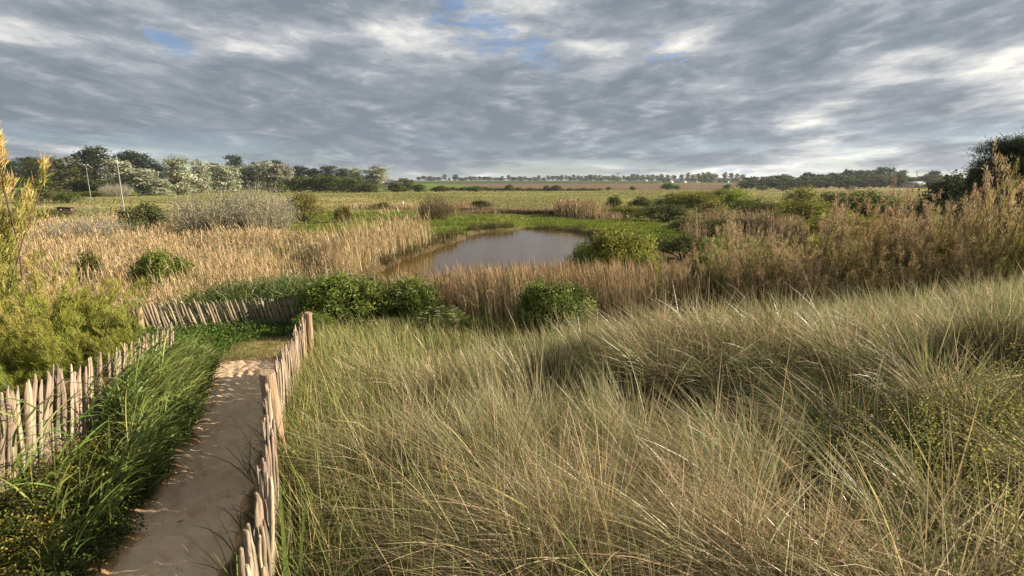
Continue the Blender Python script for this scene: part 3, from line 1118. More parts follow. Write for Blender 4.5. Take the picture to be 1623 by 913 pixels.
paling_fence(FENCE_R, "split chestnut paling fence with two round posts, right of the sandy path", 0.041, 0.90, 11,
             posts=[(-2.11, 4.25, 0.066, 1.02, 0.085, -0.05), (-3.38, 8.26, 0.060, 1.00, 0.03, 0.04)], lean=(-0.02, 0.0), wob=0.022, hvar=0.055)
paling_fence(FENCE_L, "pale paling fence half buried in green reed grass, left of the sandy path", 0.056, 0.98, 12, lean=(0.0, 0.15), wob=0.022, hvar=0.04, width=1.05)
paling_fence(FENCE_FAR, "leaning paling fence with a thick end post where the path turns", 0.060, 0.86, 13, posts=[(-7.95, 10.88, 0.085, 0.95, -0.05, 0.0)],
             lean=(-0.20, 0.0), wob=0.016, hvar=0.05, width=0.95)
_b = on_ground(612, 16.2)
paling_fence([(_b[0] - 0.25, _b[1] - 0.1), (_b[0] + 0.3, _b[1] + 0.1)], "short bit of paling fence showing between two green elder bushes", 0.075, 1.0, 14,
             posts=[(_b[0] - 0.3, _b[1] - 0.1, 0.07, 1.1, 0, 0)], wob=0.02)
# ------------------------------------------------------------------ grass, reeds, weeds (nobody could count them)
def in_view(x, y, margin=1.2):
    return (np.abs(x) < y * 1.10 + margin) & (y > 0.2)


def scatter(n, xr, yr, cond):
    x = rng.uniform(*xr, n)
    y = rng.uniform(*yr, n)
    k = in_view(x, y) & cond(x, y)
    return x[k], y[k]


def at_height(x, y):
    return np.stack([x, y, height(x, y)], 1)


def stuff(mb, name, label, mat):
    return tag(mb.build(name, mat), label, None, None, 'stuff')


_CL = [(*on_ground(px, f)[:2], r) for px, f, r in CLEAR]


def clear_of_bushes(x, y):
    k = np.ones(x.shape, bool)
    for bx, by, r in _CL:
        # a bush keeps its own spot and the strip just before it free
        t = np.clip((by - y) / (by * 0.13 + 0.5), 0, 1)
        k &= np.hypot(x - bx * (1 - 0.09 * t), np.maximum(0, np.abs(y - by + 0.06 * by) - 0.08 * by)) > r * 0.72
    return k


def off_sand(x, y, m=0.0):
    return sand_edge(x, y) > m


def dune_grass():
    mb = MB()
    def on_dune(x, y):
        return (x > fence_r_x(y) + 0.22) & (y < np.interp(x / y, [-0.4, 0.0, 0.25, 0.6, 1.0], [7.9, 8.1, 9.2, 10.8, 11.5]) + 1.1 * (fbm(x * 0.9, y * 0.9, 63) - 0.5))
    gx, gy = scatter(500, (-2.6, 17), (0.4, 12.5), on_dune)
    ng = len(gx)
    gr = rng.uniform(0.12, 0.30, ng)
    kk = np.repeat(np.arange(ng), 13)
    tx = gx[kk] + rng.normal(0, 1, len(kk)) * gr[kk]
    ty = gy[kk] + rng.normal(0, 1, len(kk)) * gr[kk]
    bx_, by_ = scatter(420, (-2.6, 17), (0.55, 12.5), on_dune)
    gtone, gdry = rng.uniform(0, 1, ng), rng.uniform(0, 1, ng)
    clump = np.concatenate([kk, np.full(len(bx_), -1)])
    tx, ty = np.concatenate([tx, bx_]), np.concatenate([ty, by_])
    kp = on_dune(tx, ty) & in_view(tx, ty) & (ty > 0.5)
    tx, ty, clump = tx[kp], ty[kp], clump[kp]
    gox = np.where(clump >= 0, tx - gx[clump], 0.0)
    goy = np.where(clump >= 0, ty - gy[clump], 0.0)
    god = np.where(clump >= 0, np.hypot(gox, goy) / gr[clump], 0.5)
    # bare-ish hollows between tussocks
    hole = fbm(tx * 0.8, ty * 0.8, 61)
    k = rng.uniform(0, 1, len(tx)) < 0.18 + 0.82 * sstep(0.36, 0.52, hole)
    # weeds take over at the lower right
    weed = sstep(0.0, 1.4, tx - 1.5 - 0.35 * ty) * (1 - sstep(3.6, 5.0, ty))
    k &= rng.uniform(0, 1, len(tx)) > weed * 0.62
    tx, ty, clump, gox, goy, god = tx[k], ty[k], clump[k], gox[k], goy[k], god[k]
    nt = len(tx)
    near = np.hypot(tx, ty)
    cnt = np.clip((135 - 6.0 * near), 62, 135).astype(int)
    i = np.repeat(np.arange(nt), cnt)
    n = len(i)
    wind = np.pi + (fbm(tx * 0.35, ty * 0.35, 71) - 0.5) * 2.2 + (fbm(tx * 1.3, ty * 1.3, 72) - 0.5) * 1.7 + rng.normal(0, 0.22, nt) + 0.25
    # a clump leans outward from its own heart as well as down the wind
    vx, vy = np.cos(wind) * 0.85 + gox / 0.22 * 0.75, np.sin(wind) * 0.85 + goy / 0.22 * 0.75
    wind = wind - 0.5 * sstep(4.5, 9.0, tx) * (1 - sstep(6.5, 9, ty))
    wind = np.arctan2(vy, vx)
    lodg = sstep(0.38, 0.62, fbm(tx * 0.45, ty * 0.45, 73)) * (1 - sstep(5.5, 8.0, ty) * 0.75)
    rad = rng.uniform(0.03, 0.11, nt)
    oa = rng.uniform(0, 2 * np.pi, n)
    orr = np.sqrt(rng.uniform(0, 1, n)) * rad[i]
    bx, by = tx[i] + orr * np.cos(oa), ty[i] + orr * np.sin(oa)
    base = at_height(bx, by)
    base[:, 2] -= 0.02
    L = rng.normal(0.78, 0.16, n) * (rng.uniform(0.7, 1.15, nt) * np.clip(1.18 - 0.20 * god, 0.65, 1.2))[i]
    L = np.clip(L, 0.3, 1.25) * (1 - 0.45 * (1 - sstep(0.3, 1.3, bx - fence_r_x(by))))
    wd = sstep(0.0, 1.4, bx - 1.3 - 0.33 * by) * (1 - sstep(3.0, 4.4, by))
    L = L * (1 - 0.42 * wd)
    L = L * (0.72 + 0.28 * sstep(1.0, 2.6, by)) * (1 - 0.30 * sstep(6.0, 8.0, by) * sstep(0.45, 0.0, bx / by))
    lean = 0.24 + 0.60 * lodg[i] + 0.13 * rng.normal(0, 1, n)
    bend = 0.32 + 0.45 * lodg[i] + 0.26 * rng.normal(0, 1, n)
    az = wind[i] + rng.normal(0, 0.42, n) + 0.75 * np.sin(oa - wind[i]) * (1 - lodg[i] * 0.5)
    odd = rng.uniform(0, 1, n) < 0.14
    az = np.where(odd, rng.uniform(0, 2 * np.pi, n), az)
    lean = np.where(odd, np.abs(rng.normal(0.1, 0.45, n)), lean)
    bend = np.where(odd, rng.normal(0.15, 0.2, n), bend)
    W = (0.0040 + 0.0007 * near[i]) * rng.uniform(0.55, 1.3, n)
    # colour of each blade: straw, grey green, brown, fresh green
    dry = np.where(clump >= 0, 0.55 * fbm(tx * 0.5, ty * 0.5, 75) + 0.45 * gdry[clump] - 0.10 * sstep(2.5, 6, tx), 0.4)
    fresh = 1 - sstep(0.2, 1.6, tx - fence_r_x(ty))
    pal = np.array([(0.45, 0.365, 0.205), (0.165, 0.210, 0.080), (0.275, 0.195, 0.115), (0.150, 0.215, 0.055), (0.66, 0.58, 0.39)])
    u = rng.uniform(0, 1, n)
    d = (0.20 + 0.52 * sstep(0.35, 0.65, dry))[i] * (1 - 0.35 * fresh[i])
    brown = (0.10 + 0.30 * lodg)[i]
    ci = np.where(u < d * 0.80, 0, np.where(u < d * 0.80 + brown * 0.6, 2, np.where(u < 0.93, 1, 4)))
    ci = np.where((rng.uniform(0, 1, n) < 0.10 + 0.35 * fresh[i]) & (ci == 1), 3, ci)
    ca = jitter(pal[ci], n, 0.30, 0.06)
    cb = ca * 0.70 + np.array([0.44, 0.37, 0.22]) * 0.30
    blades(mb, base, az, L, W, lean, bend, ca, cb, seg=6, twist=0.6)
    # a few upright flower spikes
    sx, sy = scatter(420, (-1.5, 15), (2.5, 11), lambda x, y: x > fence_r_x(y) + 0.4)
    b = at_height(sx, sy)
    m = len(b)
    hd, ll = np.pi + rng.normal(0, 0.5, m), rng.uniform(0.75, 1.15, m)
    ln, bd = rng.uniform(0.05, 0.3, m), rng.uniform(0.1, 0.35, m)
    blades(mb, b, hd, ll, 0.008, ln, bd, jitter((0.42, 0.33, 0.17), m), seg=5)
    return stuff(mb, 'dune_grass', "wind swept straw and grey green marram grass covering the dune", M['blade'])


def fence_side_grass():
    """thin greener grass just right of the right fence, and tufts at its foot on the path side"""
    mb = MB()
    x, y = scatter(30000, (-5, 0.6), (0.7, 11.5), lambda x, y: (x > fence_r_x(y) + 0.04) & (x < fence_r_x(y) + 1.5 + 0.1 * y) & (rng.uniform(0, 1, x.shape) < 1.15 - (x - fence_r_x(y)) / 2.0) & (y < 9.6))
    b = at_height(x, y)
    n = len(b)
    L = np.clip(rng.normal(0.5, 0.15, n), 0.15, 0.95)
    L *= 0.9 + 0.25 * sstep(0.0, 0.5, x - fence_r_x(y))
    c = jitter(pick([(0.17, 0.225, 0.055), (0.24, 0.25, 0.09), (0.42, 0.34, 0.16), (0.12, 0.17, 0.04)], (4, 3, 3.2, 2), n), n, 0.2, 0.05)
    blades(mb, b, np.pi + rng.normal(0, 1.1, n), L, 0.006 + 0.0007 * y, np.abs(rng.normal(0.1, 0.14, n)), rng.normal(0.5, 0.35, n), c, c * 0.7 + np.array([0.42, 0.36, 0.18]) * 0.3, seg=4)
    x, y = scatter(9000, (-5, 0.0), (0.7, 8.6), lambda x, y: (x < fence_r_x(y) + 0.02) & (x > fence_r_x(y) - 0.28) & (fbm(x * 3, y * 1.6, 88) > 0.44) & off_sand(x, y, -0.03))
    b = at_height(x, y)
    n = len(b)
    c = jitter(pick([(0.075, 0.115, 0.03), (0.11, 0.15, 0.04), (0.3, 0.25, 0.12)], (4, 3, 1.2), n), n, 0.2, 0.05)
    blades(mb, b, np.pi + rng.normal(0, 0.9, n), np.clip(rng.normal(0.26, 0.1, n), 0.08, 0.6), 0.006 + 0.0006 * y, np.abs(rng.normal(0.25, 0.2, n)), rng.normal(0.6, 0.3, n), c, seg=4)
    # wide fresh reed leaves by the nearest pickets
    # x, y, foot height, heading, length, width, lean, bend
    q = [(-1.07, 2.16, 0.0, 1.9, 0.98, 0.030, 0.02, 0.10), (-1.05, 2.18, 0.0, 1.0, 0.90, 0.026, 0.05, 0.20), (-1.04, 2.10, 0.25, 0.35, 0.62, 0.026, 0.75, 0.25), (-1.08, 2.12, 0.1, 2.6, 0.70, 0.014, 0.10, 0.5)]
    g = np.random.default_rng(8)
    for k in range(46):
        yy = g.uniform(1.7, 2.5)
        q.append((fence_r_x(yy) + g.normal(0.02, 0.10), yy, 0.0, g.normal(3.0, 0.7), g.uniform(0.45, 0.85), g.uniform(0.006, 0.012), abs(g.normal(0.25, 0.22)), g.uniform(0.2, 0.7)))
    q = np.array(q, float)
    b = np.stack([q[:, 0], q[:, 1], height(q[:, 0], q[:, 1]) + q[:, 2]], 1)
    c = np.concatenate([np.tile([(0.20, 0.27, 0.07)], (4, 1)), pick([(0.44, 0.38, 0.20), (0.22, 0.27, 0.08), (0.36, 0.30, 0.15)], (4, 3, 2), len(q) - 4, g)])
    blades(mb, b, q[:, 3], q[:, 4], q[:, 5], q[:, 6], q[:, 7], c, seg=7, twist=0.1, roll0=0.25)
    # denser sward against the fence, so little light gets through it
    x, y = scatter(14000, (-4, 0.3), (0.6, 8.4), lambda x, y: (x > fence_r_x(y) + 0.03) & (x < fence_r_x(y) + 0.40))
    b = at_height(x, y)
    n = len(b)
    c = jitter(pick([(0.17, 0.225, 0.055), (0.24, 0.25, 0.09), (0.42, 0.34, 0.16), (0.12, 0.17, 0.04)], (4, 3, 3.2, 2), n), n, 0.2, 0.05)
    blades(mb, b, rng.uniform(0, 6.28, n), np.clip(rng.normal(0.55, 0.15, n), 0.2, 0.9), 0.007 + 0.0007 * y, np.abs(rng.normal(0.08, 0.12, n)), rng.normal(0.4, 0.3, n), c, seg=4)
    x, y = scatter(16000, (-5.5, 7), (7.8, 13.0), lambda x, y: (x > fence_r_x(y) + 0.1) & (x < 0.55 * y))
    b = at_height(x, y)
    n = len(b)
    c = jitter(pick([(0.15, 0.19, 0.05), (0.24, 0.24, 0.09), (0.40, 0.32, 0.16), (0.11, 0.15, 0.04)], (4, 3, 3, 2), n), n, 0.2, 0.05)
    blades(mb, b, np.pi + rng.normal(0, 1.1, n), np.clip(rng.normal(0.32, 0.1, n), 0.1, 0.6), 0.014, np.abs(rng.normal(0.15, 0.14, n)), rng.normal(0.5, 0.35, n), c, seg=3)
    return stuff(mb, 'fence_side_grass', "thin green and straw coloured grass along the right paling fence", M['blade'])


def leafy_stems(mb, base, H, nl, leafL, leafW, cols, wts, hd_bias=None, spread=0.9, leaf_lean=0.55, leaf_bend=0.9, seg=5):
    n = len(base)
    hd = rng.uniform(0, 2 * np.pi, n) if hd_bias is None else hd_bias + rng.normal(0, 0.7, n)
    ln = np.abs(rng.normal(0.10, 0.10, n))
    cs = jitter(pick(cols, wts, n), n, 0.2, 0.05)
    blades(mb, base, hd, H, np.maximum(leafW * 0.35, 0.004), ln, 0.15, cs, seg=3)
    i = np.repeat(np.arange(n), nl)
    k = len(i)
    t = rng.uniform(0.12, 0.95, k)
    pos = base[i] + (H[i] * t)[:, None] * np.stack([np.sin(ln[i] + 0.07) * np.cos(hd[i]), np.sin(ln[i] + 0.07) * np.sin(hd[i]), np.cos(ln[i] + 0.07)], 1)
    la = rng.uniform(0, 2 * np.pi, k) if hd_bias is None else hd_bias + rng.normal(0, 1.1, k)
    c = jitter(cs[i], k, 0.16, 0.05)
    W = leafW[i] if np.ndim(leafW) else leafW
    blades(mb, pos, la, leafL * rng.uniform(0.6, 1.25, k) * (0.75 + 0.25 * H[i] / H.mean()), W * rng.uniform(0.7, 1.2, k), np.abs(rng.normal(leaf_lean, 0.2, k)), rng.normal(leaf_bend, 0.35, k), c, seg=seg, twist=0.35)


def reed_grass():
    """lush green reed grass between the left fence and the sand, and behind the far fence"""
    mb = MB()
    fl = lambda y: np.interp(y, [p[1] for p in FENCE_L] + [9], [p[0] for p in FENCE_L] + [-5.4])
    x, y = scatter(15000, (-6.2, -2.2), (2.6, 8.4), lambda x, y: (x > fl(y) - 0.45) & off_sand(x, y, 0.10) & (x < path_x(y)) & (rng.uniform(0, 1, x.shape) < sstep(3.1, 4.2, y) * 0.97 + 0.03) & (rng.uniform(0, 1, x.shape) < np.where(x < fl(y), 0.5, 1)) & (x > fl(y) + 0.75 * sstep(5.2, 4.0, y)))
    b = at_height(x, y)
    H = np.clip(rng.normal(0.62, 0.14, len(b)), 0.25, 1.0) * (0.55 + 0.45 * sstep(0.10, 0.55, sand_edge(x, y))) * (1 - 0.25 * sstep(6.3, 8.2, y))
    leafy_stems(mb, b, H, 6, 0.34, 0.0115 + 0.0008 * y, [(0.135, 0.180, 0.045), (0.200, 0.245, 0.070), (0.080, 0.115, 0.032), (0.29, 0.29, 0.10)], (4, 4, 2.5, 1.0), hd_bias=0.5)
    # behind the far fence
    x, y = scatter(24000, (-9.6, -1.2), (10.6, 18.5), lambda x, y: (np.abs(x - path_x(y)) > 0.75) & (y > np.interp(x, [-7.95, -5.2, -3, 0], [11.45, 13.3, 14.6, 15.6])) & (x > -8.6 + 0.25 * (y - 11)) & (y < 16.8 + 0.2 * x + 1.6 * fbm(x, y, 17)))
    b = at_height(x, y)
    H = np.clip(rng.normal(0.88, 0.16, len(b)), 0.3, 1.3) * (0.45 + 0.55 * sstep(0.0, 1.8, y - np.interp(x, [-7.95, -5.2, -3, 0], [11.45, 13.3, 14.6, 15.6])))
    leafy_stems(mb, b, H, 5, 0.42, 0.022, [(0.098, 0.135, 0.042), (0.135, 0.170, 0.055), (0.075, 0.105, 0.036), (0.28, 0.24, 0.10)], (4, 4, 3, 0.8), seg=3)
    # a few taller sprigs in front of the nearest pickets
    x, y = scatter(400, (-4.2, -3.3), (2.5, 4.6), lambda x, y: off_sand(x, y, 0.25))
    b = at_height(x, y)
    leafy_stems(mb, b[:24], np.full(min(24, len(b)), 0.85), 6, 0.45, 0.014, [(0.12, 0.20, 0.045), (0.20, 0.25, 0.07)], (3, 2), hd_bias=0.3)
    return stuff(mb, 'reed_grass', "lush green reed grass left of the sandy path and behind the far paling fence", M['blade'])


def low_weeds():
    """leafy low weeds: bottom left, along the foot of the far fence"""
    mb = MB()
    fl = lambda y: np.interp(y, [p[1] for p in FENCE_L] + [9], [p[0] for p in FENCE_L] + [-5.4])
    x, y = scatter(9000, (-5.0, -1.2), (1.2, 5.2), lambda x, y: (x > fl(y) - 0.3) & off_sand(x, y, 0.02) & (x < path_x(y)) & (rng.uniform(0, 1, x.shape) < 1 - 0.8 * sstep(3.2, 4.6, y)))
    P = at_height(x, y)
    n, per = len(P), 16
    hh = rng.uniform(0.03, 0.32, n) * (0.35 + 0.65 * sstep(0, 0.6, sand_edge(x, y)))
    Q = np.repeat(P, per, 0)
    Q[:, :2] += rng.normal(0, 0.035, (n * per, 2))
    Q[:, 2] += np.repeat(hh, per) * rng.uniform(0.4, 1.1, n * per)
    c = jitter(np.repeat(pick([(0.055, 0.085, 0.022), (0.080, 0.110, 0.028), (0.15, 0.13, 0.035)], (4, 3, 1.6), n), per, 0), n * per, 0.2, 0.06)
    leaves(mb, Q, rng.normal(0, 0.7, (n * per, 3)) + [0, 0, 1], 0.026 * rng.uniform(0.6, 1.5, n * per), 0.015, c)
    # yellowish flower sprays standing out of them
    x, y = scatter(1500, (-5.0, -1.8), (1.6, 4.3), lambda x, y: (x > fl(y) - 0.2) & off_sand(x, y, 0.18) & (x < path_x(y)) & (fbm(x * 1.7, y * 1.7, 97) > 0.42))
    b = at_height(x, y)
    H = rng.uniform(0.25, 0.5, len(b))
    leafy_stems(mb, b, H, 4, 0.09, 0.008, [(0.16, 0.15, 0.04), (0.11, 0.13, 0.035)], (2, 2), seg=2)
    i = np.repeat(np.arange(len(b)), 14)
    Q = b[i] + np.stack([rng.normal(0, 0.05, len(i)), rng.normal(0, 0.05, len(i)), H[i] * rng.uniform(0.6, 1.05, len(i))], 1)
    leaves(mb, Q, rng.normal(0, 1, (len(i), 3)) + [0, 0, 0.8], 0.016, 0.011, jitter((0.30, 0.25, 0.06), len(i), 0.25, 0.08))
    # herbs at the foot of the far fence and along the turf path
    x, y = scatter(9000, (-8.4, -2.0), (9.3, 14.0), lambda x, y: (np.abs(x - path_x(y)) > 0.72) & (y < np.interp(x, [-8, -5.2, -3, 0], [11.0, 12.9, 14.5, 15]) + 0.5) & (x < fence_r_x(y) + 0.2))
    P = at_height(x, y)
    n, per = len(P), 10
    Q = np.repeat(P, per, 0)
    Q[:, :2] += rng.normal(0, 0.06, (n * per, 2))
    Q[:, 2] += np.repeat(rng.uniform(0.05, 0.40, n) * (0.3 + 0.7 * sstep(0.7, 1.5, np.abs(x - path_x(y)))), per) * rng.uniform(0.3, 1.1, n * per)
    c = jitter(np.repeat(pick([(0.070, 0.125, 0.026), (0.095, 0.155, 0.032), (0.16, 0.18, 0.035)], (4, 4, 1), n), per, 0), n * per, 0.2, 0.06)
    leaves(mb, Q, rng.normal(0, 0.7, (n * per, 3)) + [0, 0, 1], 0.06 * rng.uniform(0.6, 1.4, n * per), 0.034, c)
    # short turf blades on the turn of the path
    x, y = scatter(26000, (-7.2, -1.4), (8.3, 13.8), lambda x, y: (np.abs(x - path_x(y)) < 1.15) & off_sand(x, y, 0.0) & (x < fence_r_x(y) - 0.02) & (rng.uniform(0, 1, x.shape) < 0.25 + 0.75 * sstep(0.3, 0.8, np.abs(x - path_x(y)) + 0.5 * fbm(x * 2, y * 2, 8) - 0.2)))
    b = at_height(x, y)
    n = len(b)
    blades(mb, b, rng.uniform(0, 6.28, n), rng.uniform(0.03, 0.11, n), 0.010, rng.uniform(0, 0.5, n), 0.5, jitter(pick([(0.11, 0.15, 0.035), (0.17, 0.17, 0.06), (0.28, 0.22, 0.11)], (3, 3, 1.5), n), n), seg=2)
    x, y = scatter(1500, (-5.2, -0.9), (1.5, 8.8), lambda x, y: (sand_edge(x, y) < 0) & (rng.uniform(0, 1, x.shape) < 0.12 + 0.88 * sstep(-0.20, -0.02, sand_edge(x, y))))
    P = np.stack([x, y, height(x, y) - 0.035 + 0.012], 1)
    leaves(mb, P, rng.normal(0, 0.35, (len(P), 3)) + [0, 0, 1], rng.uniform(0.015, 0.05, len(P)), 0.010, jitter(pick([(0.10, 0.075, 0.045), (0.30, 0.23, 0.13), (0.09, 0.11, 0.03)], (3, 2, 1), len(P)), len(P), 0.3))
    return stuff(mb, 'low_weeds', "low leafy weeds beside the sandy path and the far fence", M['leaf_plain'])


def flowering_bedstraw():
    mb = MB()
    x, y = scatter(11000, (0.8, 8.5), (0.9, 5.6), lambda x, y: rng.uniform(0, 1, x.shape) < sstep(0.0, 1.4, x - 0.9 - 0.30 * y) * (1 - sstep(3.0, 4.3, y)) * (0.15 + 0.85 * sstep(0.36, 0.52, fbm(x * 1.1, y * 1.1, 91))))
    b = at_height(x, y)
    n = len(b)
    H = rng.uniform(0.36, 0.74, n)
    hd = rng.uniform(0, 6.28, n)
    ln = np.abs(rng.normal(0.2, 0.15, n))
    blades(mb, b, hd, H, 0.005, ln, 0.25, jitter((0.17, 0.16, 0.05), n), seg=4)
    per = 40
    i = np.repeat(np.arange(n), per)
    m = len(i)
    t = rng.uniform(0.45, 1.06, m)
    Q = b[i] + (H[i] * t)[:, None] * np.stack([np.sin(ln[i] + 0.12) * np.cos(hd[i]), np.sin(ln[i] + 0.12) * np.sin(hd[i]), np.cos(ln[i] + 0.1)], 1) + rng.normal(0, 0.030, (m, 3))
    c = jitter(pick([(0.36, 0.33, 0.095), (0.26, 0.26, 0.075), (0.15, 0.17, 0.05)], (3, 4, 3), m), m, 0.2, 0.06)
    leaves(mb, Q, rng.normal(0, 1, (m, 3)) + [0, 0, 0.7], 0.0145 * rng.uniform(0.6, 1.5, m), 0.0095, c)
    return stuff(mb, 'bedstraw', "yellow green flowering bedstraw growing through the marram grass", M['leaf_plain'])


def reed_stems(mb, x, y, H, W, cols, wts, plume=True, leafn=1, lean=0.06, hd0=np.pi):
    b = at_height(x, y)
    b[:, 2] -= 0.05
    n = len(b)
    hd = hd0 + rng.normal(0, 1.0, n)
    ln = np.abs(rng.normal(lean, lean, n))
    bd = np.abs(rng.normal(0.10, 0.12, n))
    c = jitter(pick(cols, wts, n), n, 0.2, 0.04)
    blades(mb, b, hd, H, W, ln, bd, c, seg=3, twist=0.2)
    th = ln + bd * 0.6
    dirv = np.stack([np.sin(th) * np.cos(hd), np.sin(th) * np.sin(hd), np.cos(th)], 1)
    if plume:
        tip = b + dirv * (H * 0.93)[:, None]
        blades(mb, tip, hd, H * rng.uniform(0.14, 0.26, n), W * 1.25, th, rng.uniform(0.1, 0.6, n), jitter(c * np.array([0.95, 0.9, 0.85]), n, 0.15), seg=2)
    for _ in range(leafn):
        t = rng.uniform(0.25, 0.85, n)
        blades(mb, b + dirv * (H * t)[:, None], hd + rng.normal(0, 1.2, n), H * rng.uniform(0.12, 0.3, n), W * 1.2, rng.uniform(0.25, 0.9, n), rng.uniform(0.2, 1.0, n), jitter(c, n, 0.15), seg=2)


GOLD = ([(0.45, 0.350, 0.205), (0.54, 0.44, 0.28), (0.34, 0.255, 0.145), (0.23, 0.235, 0.10)], (4, 3, 3, 1))
PINK = ([(0.34, 0.245, 0.150), (0.43, 0.325, 0.21), (0.25, 0.180, 0.11), (0.16, 0.180, 0.06)], (4, 3, 3, 2))
GREY = ([(0.27, 0.205, 0.130), (0.34, 0.26, 0.17), (0.20, 0.15, 0.10), (0.16, 0.16, 0.06)], (4, 3, 3, 1))


def pond_edge_x(y):
    return np.interp(y, [20, 24.5, 26.4, 32, 37.7, 46, 52], [-7.9, -7.9, -7.9, -7.3, -6.2, -4.5, -3.3])


def golden_reeds():
    mb = MB()
    n = 230000
    r = 13.0 * (75.0 / 13.0) ** rng.uniform(0, 1, n)          # even in the picture, thinner far away
    a = rng.uniform(-0.86, -0.02, n)
    x, y = r * np.sin(a), r * np.cos(a)
    nz = fbm(x * 0.22, y * 0.22, 111)
    lim = np.interp(x, [-70, -32, -20, -12, -8, -4], [76, 60, 42, 35, 36, 42]) + (nz - 0.5) * 6
    ok = (x < pond_edge_x(y) + 0.15) & (y < lim) & (y > np.interp(x, [-30, -14, -9.5, -6, -3, 0], [13, 12.6, 13.5, 16.5, 17.5, 18]))
    ok &= pond_sd(x, y) > 0.15
    gap = fbm(x * 0.14 + 3, y * 0.10, 117)
    ok &= rng.uniform(0, 1, n) < 0.06 + 0.94 * sstep(0.34, 0.47, gap)
    ok &= clear_of_bushes(x, y)
    x, y, r, nz = x[ok], y[ok], r[ok], nz[ok]
    H = np.clip(rng.normal(0.80, 0.19, len(x)), 0.3, 1.4) * (0.55 + 0.9 * fbm(x * 0.3, y * 0.3, 113))
    H *= np.where(rng.uniform(0, 1, len(x)) < 0.05, 1.6, 1.0)
    H *= 1 + 0.75 * sstep(5.0, 0.8, pond_edge_x(y) - x) * sstep(24, 28, y)
    W = 0.006 + 0.00065 * r
    reed_stems(mb, x, y, H, W, *GOLD, leafn=1)
    # green shoots among them
    k = rng.uniform(0, 1, len(x)) < 0.16 * sstep(0.5, 0.7, fbm(x * 0.3, y * 0.3, 115)) + 0.04
    b = at_height(x[k], y[k])
    m = len(b)
    blades(mb, b, rng.uniform(0, 6.28, m), H[k] * rng.uniform(0.5, 0.9, m), W[k] * 1.3, rng.uniform(0, 0.25, m), 0.4, jitter((0.13, 0.17, 0.05), m), seg=3)
    # low green growth in the hollows between them
    r = 13.0 * (62.0 / 13.0) ** rng.uniform(0, 1, 60000)
    a = rng.uniform(-0.86, -0.02, 60000)
    x, y = r * np.sin(a), r * np.cos(a)
    ok = (x < pond_edge_x(y) - 0.2) & (y < np.interp(x, [-70, -32, -20, -12, -8, -4], [70, 56, 40, 33, 34, 40])) & (y > np.interp(x, [-30, -14, -9.5, -6, -3, 0], [13, 12.6, 13.5, 16.5, 17.5, 18])) & (fbm(x * 0.14 + 3, y * 0.10, 117) < 0.44) & clear_of_bushes(x, y)
    x, y, r = x[ok], y[ok], r[ok]
    b = at_height(x, y)
    m = len(b)
    blades(mb, b, rng.uniform(0, 6.28, m), rng.uniform(0.2, 0.6, m), 0.010 + 0.0011 * r, rng.uniform(0, 0.5, m), 0.6, jitter(pick([(0.13, 0.155, 0.045), (0.19, 0.19, 0.06), (0.30, 0.24, 0.12)], (3, 3, 2), m), m), seg=3)
    return stuff(mb, 'golden_reeds', "golden dry reeds spreading left of the pond", M['reed'])


def pond_reeds():
    mb = MB()
    n = 90000
    x = rng.uniform(-7.5, 9, n)
    y = rng.uniform(12.0, 31, n)
    nz = fbm(x * 0.3, y * 0.3, 121)
    far = np.interp(x, [-8, -6, -2, 1.5, 4, 8, 26], [17, 18.5, 20.5, 21.0, 20, 19, 19])
    nearl = np.interp(x, [-8, -4, 0, 4, 8, 26], [16.5, 15.0, 12.6, 12.0, 12.2, 13.0])
    ok = (y < far + (nz - 0.5) * 2) & (y > nearl) & in_view(x, y, 2) & (rng.uniform(0, 1, n) < (0.35 + 0.65 * sstep(0.3, 0.5, nz)) * (1 - 0.93 * sstep(0.17, 0.31, x / y + (nz - 0.5) * 0.1)))
    ok &= (pond_sd(x, y) > -0.6) & clear_of_bushes(x, y)
    x, y, nz = x[ok], y[ok], nz[ok]
    H = np.clip(rng.normal(1.62, 0.26, len(x)), 0.7, 2.3) * (0.78 + 0.4 * fbm(x * 0.5, y * 0.5, 122))
    H = np.minimum(H, np.maximum(0.45, (EYE - np.interp(x / y, [-0.36, -0.2, -0.06, 0.1], [0.196, 0.188, 0.174, 0.166]) * y - height(x, y)) * rng.normal(0.98, 0.13, len(x))) + 0.3 * sstep(2.5, 7, x))
    reed_stems(mb, x, y, H, 0.014, *PINK, leafn=1, hd0=np.pi)
    m = int(len(x) * 0.22)
    b = at_height(x[:m], y[:m])
    blades(mb, b, rng.uniform(0, 6.28, m), H[:m] * rng.uniform(0.4, 0.75, m), 0.022, rng.uniform(0, 0.3, m), 0.5, jitter((0.115, 0.15, 0.045), m), seg=3)
    return stuff(mb, 'brown_reeds', "brown pink dry reeds on the near bank of the pond", M['reed'])


